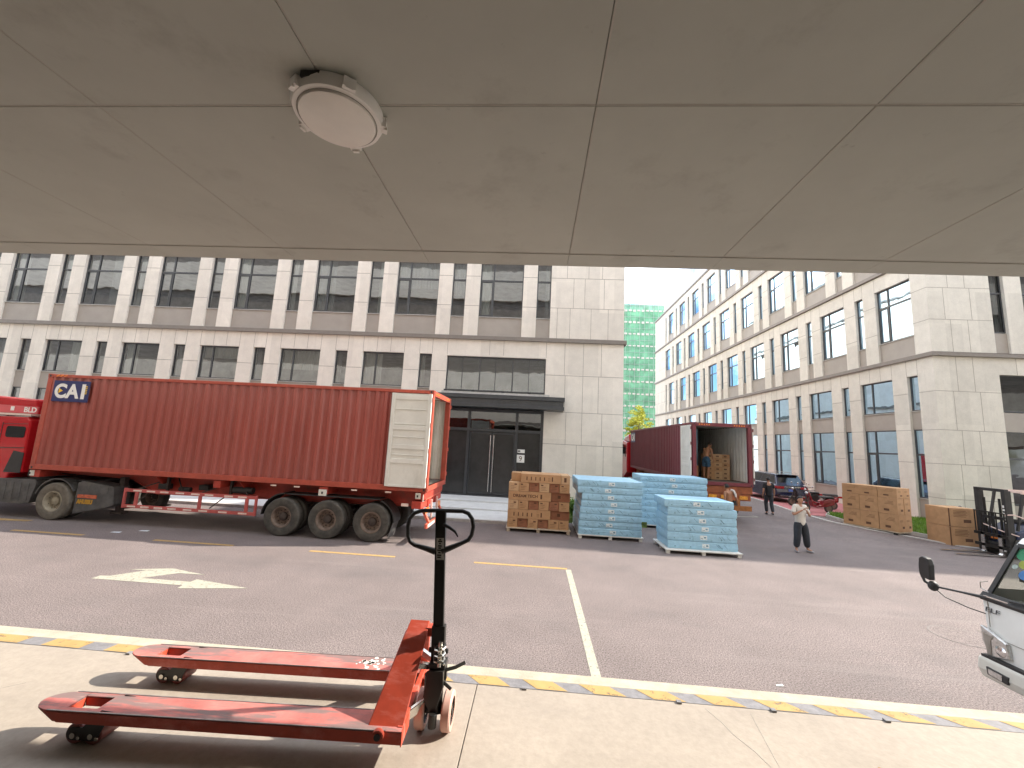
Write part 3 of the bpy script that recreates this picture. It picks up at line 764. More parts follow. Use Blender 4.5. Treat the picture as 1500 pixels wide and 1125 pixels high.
# --- netted tower under construction
bT = thing('scaffolded_tower', 'tower wrapped in green scaffold netting between the two pale buildings', 'tower', (30, 100, 0))
n_ = MB(); n_.box(16, 90, 0, 44, 90.05, 35); n_.box(16, 90, 0, 16.05, 112, 35); n_.build('netting', netg, bT)
s_ = MB(); p_ = MB()
for k in range(13):
    z = 2.7*k+1; s_.box(17, 91, z, 43, 111, z+.35)
    x = 16
    while x < 44: s_.cbox((x+.3, 89.93, z+.1+random.uniform(-.05, .05)), (.62, .06, random.uniform(.25, .5))); x += .95
    p_.cyl((16, 89.9, z+1.3), (44, 89.9, z+1.3), .03, n=6)
for i in range(28):
    x = 16+i*1.03; p_.cyl((x, 89.88, 0), (x, 89.88, 36.9+(2.2 if i % 5 == 0 else 0)), .028, n=6)
for z in (35.7, 36.3, 36.9): p_.cyl((16, 89.9, z), (44, 89.9, z), .035, n=6)
s_.build('floor_slab', slab, bT); p_.build('scaffold_pole', pole, bT)
for x in (20, 26, 32): pass
c_ = MB()
for ix in range(5):
    for iy in (92, 110): c_.box(18+ix*6, iy, 0, 18.8+ix*6, iy+.8, 35)
c_.build_each('column', slab, bT)

# ---------------------------------------------------------------- containers, trailers, tractors
def Tm(o, xd, yd):
    xd = Vector(xd).normalized(); yd = Vector(yd).normalized(); z = xd.cross(yd)
    m = Matrix((xd, yd, z)).transposed().to_4x4(); m.translation = o; return m
def corr(mb, T, L0, L1, y, dep, z0, z1, per=.278, inner=False, axis=0, sgn=1):
    """trapezoid sheet running along local x (axis 0) or y (axis 1)"""
    pts = []; x = L0
    k = 0
    while x < L1-1e-6:
        for dx, d in ((0, 0), (.085, 0), (.130, dep), (.225, dep)):
            if x+dx <= L1: pts.append((x+dx, d))
        x += per
    pts.append((L1, 0))
    v = []; f = []
    for a, d in pts:
        for z in (z0, z1): v.append((a, y+sgn*d, z) if axis == 0 else (y+sgn*d, a, z))
    for i in range(len(pts)-1): f.append((2*i, 2*i+2, 2*i+3, 2*i+1))
    old = mb.T; mb.T = T; mb.add(v, f); mb.T = old
def container(label, T, body, frame, H, logo, lscale=1., detail=True):
    t = thing('shipping_container', label, 'shipping container', T @ Vector((6.1, 1.2, 0)))
    L, Wd = 12.19, 2.44
    m = MB(); corr(m, T, .16, L-.12, .020, .052, .15, H-.08); corr(m, T, .16, L-.12, Wd-.020, .052, .15, H-.08, sgn=-1)
    corr(m, T, .16, Wd-.16, .03, .04, .15, H-.08, axis=1, per=.25); m.build('side_panel', body, t, recalc=False, weld=False)
    m = MB(); corr(m, T, .16, L-.12, .024, .052, .16, H-.09); corr(m, T, .16, L-.12, Wd-.024, .052, .16, H-.09, sgn=-1)
    corr(m, T, .16, Wd-.16, .034, .04, .16, H-.09, axis=1, per=.25)
    m.T = T; m.box(.15, .08, H-.075, L-.1, Wd-.08, H-.06); m.build('inner_lining', whitebox, t, recalc=False, weld=False)
    m = MB(T); m.box(.1, .04, .12, L-.05, Wd-.04, .15); m.build('floor', plyfloor, t)
    m = MB(T); m.box(.1, .05, H-.055, L-.1, Wd-.05, H-.02); m.build('roof', body, t)
    m = MB(T)
    for y in (0, Wd-.06):
        m.box(.17, y, H-.10, L-.17, y+.06, H-.01); m.box(.17, y, 0.01, L-.17, y+.06, .16)
    for x in (0, L-.17):
        for y in (0, Wd-.16):
            m.box(x+.005, y+.005, .12, x+.165, y+.155, H-.12)
            for z in (0, H-.118): m.box(x, y, z, x+.17, y+.16, z+.118)
    m.box(0.01, .16, H-.12, .10, Wd-.16, H-.012); m.box(.01, .16, .01, .10, Wd-.16, .16)
    m.box(L-.12, .16, H-.16, L-.004, Wd-.16, H-.012); m.box(L-.12, .16, .005, L-.004, Wd-.16, .15)
    m.build('frame', frame, t, bevel=.006)
    m = MB(T)      # casting holes
    for x in (.085, L-.085):
        for z in (.06, H-.06): m.cbox((x, -.001, z), (.05, .006, .065))
    for y in (.08, Wd-.08):
        for z in (.06, H-.06): m.cbox((L+.001, y, z), (.006, .05, .065))
    m.build_each('casting_hole', blackp, t)
    m = MB(T)      # header / sill safety dashes
    for i in range(5):
        m.cbox((L-.001, .30+i*.10, H-.09), (.004, .05, .05), Matrix.Rotation(R(35), 3, 'X')); m.cbox((L-.001, Wd-.30-i*.10, H-.09), (.004, .05, .05), Matrix.Rotation(R(35), 3, 'X'))
    for i in range(3): m.cbox((.33+i*.13, -.002, H-.05), (.10, .005, .035), Matrix.Rotation(R(-25), 3, 'Y'))
    m.build_each('warning_dash', orange, t)
    # doors folded right back against the sides; white inner faces outwards
    dw = 1.19
    for side in (0, 1):
        y = -.085 if side == 0 else Wd+.03
        sg = -1 if side == 0 else 1
        m = MB(T); a, b = L-dw-.02, L-.03
        m.box(a, y, .13, b, y+.045, H-.13)
        yo = y-.012 if side == 0 else y+.045
        for (x0_, x1_) in ((a, a+.11), (b-.11, b)): m.box(x0_, yo-.01, .13, x1_, yo+.012, H-.13)
        hh = H-.26
        for fz in (.0, .245, .395, .60, .93): 
            z0 = .13+hh*fz
            m.box(a+.11, yo-.008, z0, b-.11, yo+.012, z0+.13 if fz not in (0,) else z0+.06)
        for fz in (.33, .52, .66, .82): m.box(a+.13, yo-.004, .13+hh*fz, b-.13, yo+.012, .13+hh*fz+.03)
        d = m.build('door', whitebox, t, bevel=.008)
        m = MB(T)
        for z in (H*.12, H*.4, H*.65, H*.9): m.cyl((L-.012, y+.02, z-.06), (L-.012, y+.02, z+.06), .022, n=8)
        m.build_each('hinge', frame, d)
        m = MB(T)
        for x in (a+.02, ): m.box(x-.03, y-.01, .13, x-.002, y+.05, H-.13)
        m.build('gasket', blackp, d)
    if logo:
        s = lscale
        lx, lz, lw, lh = .28*s, H-.20-.66*s, 1.22*s, .66*s
        lg = MB(T).box(lx, -.014, lz, lx+lw, -.006, lz+lh).build('logo_plate', navy, t)
        q = MB(T)
        q.text('C', .60*s, (lx+.06*s, -.016, lz+.13*s), (1, 0, 0), (0, 0, 1), .004, .022*s, .95); q.text('A', .60*s, (lx+.47*s, -.016, lz+.13*s), (1, 0, 0), (0, 0, 1), .004, .022*s, 1.0)
        q.text('I', .60*s, (lx+.95*s, -.016, lz+.13*s), (1, 0, 0), (0, 0, 1), .004, .030*s, 1.0)
        q.build('lettering', white, lg)
        q = MB(T)
        for i in range(5): q.box(lx+(1.085)*s, -.020, lz+(.20+.055*(4-i)+.06)*s, lx+1.15*s, -.017, lz+(.20+.055*(4-i)+.09)*s)
        q.prism([(lx+.20*s, lz+.26*s), (lx+.34*s, lz+.34*s), (lx+.20*s, lz+.42*s)], -.020, -.017, 1)
        q.build('emblem', yellow, lg)
    return t
C1 = Tm((-15.19, 11.68, 1.44), (1, 0, 0), (0, 1, 0))
container('long red corrugated shipping container with a navy logo plate, its white door folded back', C1, redbox, redframe, 2.92, True, .98)
C2 = Tm((6.86, 30.15, 1.60), (-.014, -1, 0), (1, -.014, 0))
container('maroon shipping container open at the back with a man and cartons inside', C2, maroon, maroon, 2.62, True, 1.0)

def wheel(par, c, r, w, ax, tyre=rubber, rimc=rimm, deep=True, name='wheel'):
    """c centre of outer face; ax outward direction"""
    c = Vector(c); a = Vector(ax).normalized()
    ri = r*.56
    pr = [(ri, -w+.02), (r*.93, -w), (r, -w+.04), (r, -.05), (r*.985, -.02), (r*.94, 0), (r*.75, .008), (ri+.02, -.004), (ri, -.02)]
    t = MB().lathe(pr, c, a, 40, closed=True)
    wo = t.build(name, tyre, par, smooth=35)
    dp = .14 if deep else .02
    MB().lathe([(ri+.002, -.03), (ri, -.006), (ri-.03, -.01), (ri-.05, -.04), (ri*.72, -dp), (.0, -dp-.01)], c, a, 32).build('rim', rimc, wo, smooth=35)
    h = MB().lathe([(r*.24, -dp), (r*.22, -dp+.05), (r*.15, -dp+.075), (0, -dp+.08)], c, a, 20)
    x = a.orthogonal().normalized(); y = a.cross(x)
    for k in range(10):
        g_ = 2*math.pi*k/10; p = c+(x*math.cos(g_)+y*math.sin(g_))*r*.33
        h.cyl(p-a*dp, p-a*(dp-.035), .016, n=6)
    h.build('hub', hubm if tyre is dusty else rimdark, wo, smooth=35)
    q = MB()
    for k in range(8):
        g_ = 2*math.pi*(k+.5)/8; p = c+(x*math.cos(g_)+y*math.sin(g_))*r*.45
        q.cyl(p-a*(dp*.75), p-a*(dp*.75-.004), .028, n=10)
    q.build_each('hand_hole', blackp, wo)
    return wo
def arc(cx, cz, r, a0, a1, n=14): return [(cx+r*math.cos(R(a0+(a1-a0)*i/n)), cz+r*math.sin(R(a0+(a1-a0)*i/n))) for i in range(n+1)]

def fender(par, cx, cz, r, y0, y1, a0, a1, T=None, m=blackp, name='mudguard'):
    o = arc(cx, cz, r+.03, a0, a1); i = arc(cx, cz, r, a0, a1)[::-1]
    return MB(T).prism(o+i, y0, y1, 1).build(name, m, par, smooth=40)

# --- trailer under the near container
tr = thing('container_trailer', 'red skeletal trailer with three axles carrying the long red container', 'trailer', (-8, 12.9, 0))
m = MB()
for y in (12.35, 13.25):
    m.prism([(-15.0, 1.30), (-15.0, 1.40), (-3.1, 1.42), (-3.1, .98), (-8.0, .92), (-11.6, .86), (-12.4, 1.22)], y, y+.14, 1)
    m.prism([(-12.4, 1.22), (-11.6, .855), (-3.1, .975), (-3.1, .95), (-11.6, .83), (-12.42, 1.19)], y-.03, y+.17, 1)
for x in (-14.9, -13, -11.2, -9.6, -8.0, -6.5, -5.2, -4.0): m.box(x, 12.49, 1.2, x+.1, 13.25, 1.36)
m.build_each('main_beam', redchas, tr)
m = MB()
for x, w in ((-15.16, .30), (-9.35, .22), (-6.15, .25), (-3.32, .24)):
    m.box(x, 11.72, 1.22, x+w, 14.04, 1.425)
for x in (-11.2, -8.6): 
    m.prism([(11.75, 1.42), (12.34, 1.42), (12.34, .98), (12.25, .98)], x, x+.03, 0)
m.box(-3.4, 11.66, .98, -3.13, 14.1, 1.18)
m.build_each('bolster', redchas, tr, bevel=.008)
m = MB()
for x in (-15.10, -3.25): m.cbox((x, 11.715, 1.33), (.15, .02, .16))
for x in (-6.02,): m.cbox((x, 11.69, 1.27), (.22, .06, .17))
for y in (11.85, 13.9): m.cbox((-3.10, y, 1.28), (.02, .30, .20))
m.build_each('twist_lock', offw, tr, bevel=.005)
m = MB()
for x in (-15.10, -3.25, -6.02): m.cbox((x, 11.655, 1.33 if x != -6.02 else 1.27), (.045, .012, .06))
m.build_each('lock_hole', blackp, tr)
m = MB()   # side guard frame
ym = 11.72
for z in (.545, 1.0): m.box(-12.02, ym, z-.045, -8.02, ym+.05, z+.045)
for x in (-12.07, -8.02): m.box(x, ym-.01, .49, x+.05, ym+.06, 1.06)
for x in (-11.72, -9.75, -8.32): m.box(x, ym+.002, .59, x+.09, ym+.048, .955)
m.build('side_guard', mat('guard_red', (.50, .10, .09), rough=.5, var=.15, scale=4), tr, bevel=.004)
m = MB()
for z, o_ in ((.545, .0), (1.0, .12)):
    x = -11.9+o_
    while x < -8.3: m.box(x, ym-.006, z-.022, x+.26, ym-.001, z+.022); x += random.choice([.42, .48, .6])
for x in (-6.9, -5.2, -4.2, -7.6): m.box(x, 11.70, 1.37, x+.17, 11.706, 1.41)
for x in (-3.7, ): m.box(x, 11.68, 1.03, x+.2, 11.69, 1.11)
m.build_each('reflective_strip', reflect, tr)
m = MB()
for x in (-11.0, -9.0): 
    for s_ in (-1, 1): m.bar((x+s_*.7, ym+.05, 1.05), (x+s_*.04, 12.3, 1.38), .03, .03)
    m.bar((x, ym+.3, 1.0), (x, ym+.3, 1.4), .06, .08)
m.bar((-9.4, ym+.05, .62), (-9.05, ym+.2, .98), .03, .03); m.bar((-11.6, ym+.05, .75), (-11.35, ym+.1, .95), .03, .03)
m.build_each('bracket', rimdark, tr)
m = MB(); m.box(-11.3, 12.0, 1.04, -11.0, 12.2, 1.2); m.box(-10.1, 12.1, 1.06, -9.8, 12.3, 1.22); m.cyl((-8.9, 12.0, 1.15), (-8.3, 12.0, 1.15), .10, n=14)
for x in (-10.6,): m.cyl((x, 12.0, 1.08), (x+.35, 12.0, 1.08), .07, n=12)
m.build_each('air_tank', blackp, tr, bevel=.01)
for x in (-7.16, -5.84, -4.53):
    wheel(tr, (x, 11.67, .53), .53, .27, (0, -1, 0)); wheel(tr, (x, 12.30, .53), .53, .27, (0, 1, 0), name='wheel')
    wheel(tr, (x, 14.10, .53), .53, .27, (0, 1, 0)); wheel(tr, (x, 13.45, .53), .53, .27, (0, -1, 0))
    MB().cyl((x, 11.9, .53), (x, 13.9, .53), .075, n=12).build('axle', rimdark, tr)
m = MB()
for x in (-6.5, -5.2): m.prism([(x-.5, .80), (x, 1.0), (x+.5, .80), (x+.5, .74), (x, .93), (x-.5, .74)], 12.36, 12.46, 1)
m.build_each('leaf_spring', rimdark, tr)
fender(tr, -7.16, .53, .63, 11.74, 12.28, 178, 92); fender(tr, -4.53, .53, .62, 11.74, 12.28, 70, 2)
m = MB(); m.box(-7.12, 11.73, 1.155, -4.35, 12.2, 1.18); m.build_each('mudguard', blackp, tr)
m = MB(); m.bar((-3.90, 11.95, .55), (-4.02, 11.95, .12), .5, .015, (1, 0, 0)); m.build('mud_flap', greyplas, tr)
# landing leg, rear under-run frame
m = MB()
for y in (12.1, 13.6): m.box(-12.65, y, .28, -12.5, y+.14, 1.3); m.box(-12.75, y-.04, .22, -12.40, y+.2, .28)
m.build_each('landing_leg', rimdark, tr)
wheel(tr, (-12.3, 12.9, .64), .42, .25, (0, -1, 0), name='spare_wheel')
m = MB()
for y in (11.9, 13.6):
    m.bar((-3.2, y+.1, 1.0), (-2.95, y+.1, .55), .10, .07)
m.box(-3.0, 11.72, .45, -2.93, 14.05, .57); m.box(-3.135, 11.72, 1.18, -3.09, 14.05, 1.23)
m.build('under_run_bar', mat('bumper_red', (.62, .13, .08), rough=.5, var=.15, scale=6), tr, bevel=.006)
m = MB(); m.box(-2.925, 11.78, .47, -2.92, 12.6, .55); m.box(-2.925, 13.1, .47, -2.92, 13.98, .55)
for y in (12.5, 13.2): m.bar((-3.05, y, 1.15), (-3.02, y, .62), .05, .05)
m.build_each('reflective_strip', reflect, tr)
m = MB(); m.box(-3.12, 11.95, .80, -3.06, 12.35, .94); m.box(-3.12, 13.4, .80, -3.06, 13.8, .94); m.build_each('tail_light', orange, tr)

# --- tractor unit of the near trailer
tt = thing('tractor_truck', 'red tractor truck with dusty rear wheel at the far left', 'truck', (-16, 12.9, 0))
m = MB()
m.prism([(-18.55, .95), (-18.75, 1.3), (-18.7, 2.1), (-18.35, 3.0), (-15.75, 3.0), (-15.62, 2.9), (-15.58, 1.30), (-16.0, 1.25), (-16.1, .95)], 11.80, 14.15, 1)
cab = m.build('cab', cabred, tt, bevel=.04)
m = MB(); m.prism([(-18.0, 3.01), (-17.2, 3.62), (-15.75, 3.55), (-15.68, 3.01)], 11.95, 14.0, 1); m.build('roof_fairing', cabred, tt, bevel=.05)
m = MB(); m.prism([(-17.9, 3.03), (-17.85, 3.09), (-15.60, 3.09), (-15.60, 3.03)], 11.76, 14.2, 1); m.build('roof_trim', reflect, tt)
m = MB(); m.bar((-18.2, 11.93, 3.16), (-15.60, 11.93, 3.16), .03, .10); m.prism([(-18.2, 3.10), (-18.2, 3.36), (-15.55, 3.32), (-15.55, 3.10)], 11.88, 11.91, 1)
rb = m.build('roof_board', pinkred, tt)
q = MB(); q.text('BLD', .22, (-16.02, 11.874, 3.14), (1, 0, 0), (0, 0, 1), .004, .006, 1.1); q.box(-16.47, 11.870, 3.17, -16.35, 11.876, 3.30); q.build('lettering', white, rb)
m = MB(); m.prism(arc(-15.78, 2.62, .07, 90, 0, 4)+arc(-15.78, 2.42, .07, 0, -90, 4)+arc(-16.28, 2.42, .07, 270, 180, 4)+arc(-16.28, 2.62, .07, 180, 90, 4), 11.79, 11.81, 1)
wn = m.build_each('side_window', carglass, tt)
MB().prism([(-16.62, 2.1), (-16.62, 2.72), (-17.3, 2.72), (-17.9, 2.1)], 11.79, 11.82, 1).build_each('side_window', carglass, tt)
m = MB()
m.bar((-16.50, 11.79, 2.8), (-16.50, 11.79, 1.3), .012, .012); m.bar((-16.48, 11.79, 2.75), (-15.66, 11.79, 2.78), .012, .012); m.bar((-16.5, 11.79, 2.02), (-15.62, 11.79, 2.05), .012, .02)
m.build_each('body_seam', blackp, tt)
m = MB(); m.prism([(-16.15, 1.30), (-15.60, 1.30), (-15.60, 1.90), (-15.95, 1.95)], 11.785, 11.80, 1); m.build('wheel_well_panel', blackp, tt)
m = MB()
m.prism([(-17.05, .42), (-17.1, 1.12), (-15.02, 1.12), (-14.98, .98), (-15.1, .45), (-15.3, .40)], 11.78, 12.5, 1)
for i in range(7): m.box(-16.8+i*.25, 11.765, .50, -16.68+i*.25, 11.785, 1.02)
m.build('fuel_tank', greyplas, tt, bevel=.03)
m = MB(); m.box(-18.2, 12.45, .8, -12.7, 12.6, 1.05); m.box(-18.2, 13.3, .8, -12.7, 13.45, 1.05); m.box(-15.6, 12.0, 1.13, -13.4, 13.8, 1.17); m.build('chassis_rail', blackp, tt)
m = MB(); m.bar((-15.55, 12.0, 1.2), (-15.50, 12.0, 2.0), .05, .05); m.bar((-15.5, 12.0, 1.9), (-15.3, 12.2, 1.9), .04, .04); m.box(-15.56, 12.4, 1.2, -15.42, 13.0, 2.4)
for i in range(3): m.tube([(-15.5, 12.3+.1*i, 1.9), (-15.35, 12.3+.1*i, 1.45), (-15.0, 12.3+.1*i, 1.3), (-14.6, 12.4+.1*i, 1.25)], .018, 6)
m.build_each('air_hose', blackp, tt)
wheel(tt, (-14.29, 11.72, .54), .54, .27, (0, -1, 0), tyre=dusty, rimc=hubm, deep=True); wheel(tt, (-14.29, 12.34, .54), .54, .27, (0, 1, 0))
wheel(tt, (-14.29, 14.12, .54), .54, .27, (0, 1, 0)); wheel(tt, (-17.85, 11.80, .54), .54, .30, (0, -1, 0)); wheel(tt, (-17.85, 14.12, .54), .54, .30, (0, 1, 0))
MB().cyl((-14.29, 11.9, .54), (-14.29, 13.9, .54), .09, n=12).build('axle', rimdark, tt)
fender(tt, -14.29, .54, .64, 11.76, 12.34, 165, 30, m=greyplas)
m = MB(); m.prism([(-13.68, .20), (-13.66, 1.12), (-13.5, 1.17), (-12.5, 1.05), (-12.42, .52), (-12.6, .44)], 11.80, 12.3, 1)
m.box(-13.3, 11.79, .82, -12.65, 11.80, 1.08); m.build_each('mudguard', greyplas, tt, bevel=.02)
m = MB(); m.box(-13.58, 11.785, .68, -12.98, 11.80, .78); m.build_each('tail_light', mat('lamp_amber_red', (.55, .12, .05), rough=.2, var=.3, scale=8), tt)
q = MB(); q.text('AHUSSU', .16, (-13.58, 11.795, .52), (1, 0, 0), (0, 0, 1), .004, .012, .82); q.build('lettering', mat('faded_yellow', (.55, .30, .03), rough=.5), tt)

# --- trailer and tractor under the second container
t2 = thing('container_trailer', 'orange trailer beam and wheels below the open maroon container', 'trailer', (8, 24, 0))
m = MB()
for x in (7.25, 8.30): m.box(x, 18.15, 1.12, x+.14, 30, 1.56)
m.box(6.75, 18.0, 1.30, 9.12, 18.3, 1.59); m.box(6.95, 18.02, 1.02, 9.05, 18.1, 1.29)
for y in (20, 22, 24, 26, 28): m.box(6.9, y, 1.3, 9.0, y+.1, 1.5)
m.build_each('main_beam', mat('beam_orange', (.30, .085, .03), rough=.5, var=.3, scale=4), t2, bevel=.006)
m = MB(); m.box(6.9, 17.95, .62, 9.05, 18.01, .82); m.box(7.3, 17.98, .8, 7.4, 18.05, 1.1); m.box(8.5, 17.98, .8, 8.6, 18.05, 1.1); m.build('under_run_bar', mat('dull_orange', (.32, .12, .03), rough=.6, var=.3, scale=6), t2)
m = MB()
for x in (7.5, 8.0, 8.75): m.box(x-.16, 17.985, 1.08, x+.16, 18.015, 1.22)
m.build_each('tail_light', mat('lamp_yellow_red', (.75, .32, .04), rough=.3, var=.4, scale=12), t2)
for y in (19.6, 20.9, 22.2):
    wheel(t2, (6.80, y, .53+gz(y)), .53, .27, (-1, 0, 0)); wheel(t2, (9.10, y, .53+gz(y)), .53, .27, (1, 0, 0))
    MB().cyl((7.0, y, .53+gz(y)), (9, y, .53+gz(y)), .08, n=10).build('axle', rimdark, t2)
t3 = thing('tractor_truck', 'red tractor truck half hidden behind the building corner ahead of the maroon container', 'truck', (8, 32, .25))
MB().prism([(30.5, 1.2), (30.5, 3.35), (32.6, 3.55), (33.0, 2.3), (33.1, .8), (31.5, .8)], 6.68, 9.1, 0).build('cab', cabred, t3, bevel=.05)
MB().prism([(30.9, 2.3), (30.9, 3.0), (31.9, 3.0), (32.3, 2.3)], 6.66, 6.69, 0).build_each('side_window', carglass, t3)
MB().prism([(30.4, 3.4), (30.7, 3.95), (32.2, 3.7), (32.3, 3.5)], 6.85, 8.95, 0).build('roof_fairing', cabred, t3, bevel=.04)
MB().box(7.2, 27.6, .95, 8.6, 31, 1.2).build('chassis_rail', blackp, t3)
m = MB(); m.cyl((6.55, 31.8, 2.6), (6.55, 31.8, 3.1), .05); m.box(6.4, 31.7, 2.5, 6.68, 31.8, 3.2); m.build_each('mirror', blackp, t3)
for y in (28.4, 32.2):
    wheel(t3, (6.78, y, .53+.25), .53, .3, (-1, 0, 0)); wheel(t3, (9.0, y, .53+.25), .53, .3, (1, 0, 0))

# ---------------------------------------------------------------- cartons, boards, pallets
def pallet(label, x0, y0, x1, y1, z, h, m, group=None, rot=0, c=None, cross=False):
    cx, cy = ((x0+x1)/2, (y0+y1)/2); t = thing('pallet', label, 'pallet', (cx, cy, z), 0, group)
    mb = MB()
    hh = h-.03
    mb.box(x0, y0, z+hh, x1, y1, z+h); o = mb.build('deck', m, t, bevel=.003)
    mb = MB()
    for i in range(3):
        for j in range(3):
            px = x0+.08+(x1-x0-.16)*i/2; py = y0+.08+(y1-y0-.16)*j/2
            mb.box(px-.05, py-.06, z, px+.05, py+.06, z+hh)
    mb.build('block', m, t)
    if rot: t.rotation_euler.z = rot
    return t
def carton(name, label, d, m, loc, rot=0, group=None, prints=(), cat='carton', tapes=True):
    """box with its base centre at origin; d=(w,depth,h); prints on front (-y) face"""
    t = thing(name, label, cat, (0, 0, 0), 0, group)
    w, dp, h = d; e = .004
    mb = MB().box(-w/2+e, -dp/2+e, .002, w/2-e, dp/2-e, h-.004)
    mb.build('body', m, t, bevel=.006)
    if tapes:
        MB().box(-w/2+.01, -.03, h-.0035, w/2-.01, .03, h-.002).build('tape', tape, t)
    if prints:
        q = MB()
        for p in prints:
            k = p[0]
            if k == 't': q.text(p[1], p[2], (p[3], -dp/2+e-.002, p[4]), (1, 0, 0), (0, 0, 1), .002, .004, 1.05)
            elif k == 'r': q.box(p[1], -dp/2+e-.003, p[2], p[3], -dp/2+e-.001, p[4])
            elif k == 'l': q.box(-w/2+e-.003, p[1], p[2], -w/2+e-.001, p[3], p[4])
        q.build('print', ink, t)
    t.location = loc; t.rotation_euler.z = rot
    return t
PX0, PX1, PY0, PD = -.84, 1.24, 14.3, 1.05
pallet('thin pallet under the low carton stack by the dark doors', PX0-.03, PY0-.05, PX1+.06, PY0+PD, 0, .13, woodm)
gA = 'brown cartons stacked on the pallet before the dark doors'
lh = .30; z = .13
names6 = ['leftmost', 'second', 'third', 'fourth', 'fifth', 'rightmost']
lay = ['bottom', 'second', 'third', 'fourth', 'fifth', 'top']
for L in range(6):
    if L in (0, 2, 4):
        w = (PX1-PX0)/6
        for i in range(6):
            dark = (L == 0 and i in (1, 3)) or (L == 2 and i in (2, 4)) or (L == 4 and i in (2, 4))
            pr = [('r', -w*.30, .06+.05*k, w*random.uniform(.0, .3), .068+.05*k) for k in range(3)]
            pr.append(('r', -w*.33, .21, -w*.1, .25)) if i % 2 else pr.append(('r', w*.05, .2, w*.3, .245))
            carton('carton', f'{"dark" if dark else "brown"} end-on carton, {names6[i]} in the {lay[L]} layer of the low pallet stack', (w, PD, lh), cart2 if dark else random.choice([cart, cart3, cart]), (PX0+w*(i+.5), PY0+PD/2+(.05 if dark else 0)+random.uniform(-.01, .01), z), 0, gA, pr, tapes=False)
    else:
        wl = (PX1-PX0)*(.70 if L != 5 else .66); xo = PX0 if L != 5 else PX0+.40
        if L == 3: pr = [('t', 'DREAM TECH', .132, -wl/2+.16, .105), ('r', wl*.25, .07, wl*.29, .22)]
        else: pr = [('r', -wl*.36+.15*k, .08, -wl*.36+.15*k+.035, .20) for k in range(5)]+[('r', wl*.27, .07, wl*.30, .22)]+[('r', wl*.18, .08+.04*k, wl*.24, .09+.04*k) for k in range(3)]
        nm = {1: 'long carton with five dark bars, second layer from the bottom of the low stack', 3: 'long carton with large lettering in the middle of the low stack', 5: 'long carton with five dark bars on top of the low stack'}[L]
        carton('long_carton', nm, (wl, PD*.5, lh), cart, (xo+wl/2, PY0+PD*.25, z), 0, None, pr, tapes=False)
        carton('long_carton', f'long carton behind the front one in the {lay[L]} layer of the low stack', (wl, PD*.5, lh), cart, (xo+wl/2, PY0+PD*.75+.004, z), 0, None, (), tapes=False)
        if L == 5:
            carton('carton', 'small carton left of the barred long carton on top of the low stack', (.34, .6, lh), cart, (PX0+.23, PY0+.55, z), 0, None)
            a = xo+wl+.005; carton('carton', 'pale carton at the right end of the top layer of the low stack', (PX1-a, PD, lh), cart3, ((a+PX1)/2, PY0+PD/2, z), 0, None, [('r', -.05, .07, .03, .22)])
        else:
            a = PX0+wl+.005; carton('carton', f'recessed dark carton at the right of the {lay[L]} layer of the low stack', (PX1+.03-a, PD-.12, lh), cart2, ((a+PX1+.03)/2, PY0+PD/2+.08, z), 0, None, [('r', -.1, .1, .0, .2)])
    z += lh

# blue wrapped boards
def board(label, x0, y0, x1, y1, z, h, group, m=bluew, foilside=False):
    t = thing('wrapped_board', label, 'wrapped board', ((x0+x1)/2, (y0+y1)/2, z), 0, group)
    # slightly uneven box: bulging film edges
    nx, nyy = 10, 6; mb = MB()
    j = lambda s=.006: random.uniform(-s, s)
    mb.box(x0, y0, z+.002, x1, y1, z+h-.004)
    o = mb.build('body', m, t)
    bmm = bmesh.new(); bmm.from_mesh(o.data)
    bmesh.ops.subdivide_edges(bmm, edges=bmm.edges[:], cuts=7, use_grid_fill=True)
    for v in bmm.verts:
        ez = (v.co.z-z)/h
        if 0.05 < ez < .95:
            bl = .010*math.sin(math.pi*ez)
            if abs(v.co.y-y0) < 1e-4: v.co.y -= bl+j(.004)
            if abs(v.co.x-x0) < 1e-4: v.co.x -= bl+j(.004)
            if abs(v.co.x-x1) < 1e-4: v.co.x += bl+j(.004)
        else:
            v.co.x += j(.004); v.co.y += j(.004)
    bmm.to_mesh(o.data); bmm.free()
    md = o.modifiers.new('bevel', 'BEVEL'); md.width = .012; md.segments = 2; md.angle_limit = R(50)
    lx = x0+(x1-x0)*random.uniform(.40, .50)
    MB().box(lx, y0-.019, z+h*.25, lx+.20, y0-.016, z+h*.75).build('label', bluel, t)
    q = MB(); q.box(lx+.11, y0-.021, z+h*.42, lx+.17, y0-.0195, z+h*.62); q.box(lx+.02, y0-.021, z+h*.35, lx+.09, y0-.0195, z+h*.42)
    for k in range(4):
        px = random.uniform(x0+.15, x1-.2); q.bar((px, y0-.017, z+h*.75), (px+.10, y0-.017, z+h*.3), .012, .002, (0, 1, 0))
        q.cyl((x0+.2+k*.45, y0-.018, z+h*.3), (x0+.2+k*.45, y0-.014, z+h*.3), .018, n=8)
    q.build('print', blued, t)
    if foilside: MB().box(x0-.022, y0+.06, z+.012, x0-.016, y1-.05, z+h-.012).build('foil_side', foil, t)
    return t
g1 = 'blue wrapped boards stacked on the pallets'
pallet('pallet under the blue board stack beside the low cartons', 1.50, 13.88, 3.60, 15.9, 0, .13, palw)
for k in range(8):
    dx = -.05 if k >= 6 else (.06-.012*k*0 if k >= 2 else 0)
    dx = (-.02, -.02, 0.0, .02, .05, .07, -.07, -.09)[k]
    board(f'{["bottom","second lowest","third lowest","fourth lowest","fifth lowest","third highest","second highest","top"][k]} blue wrapped board of the stack next to the low cartons', 1.55+dx, 13.92+random.uniform(-.01, .01), 3.56+(.02 if k > 5 else random.uniform(-.02, .0)), 15.85, .13+.2175*k, .2175, g1, foilside=(k < 7))
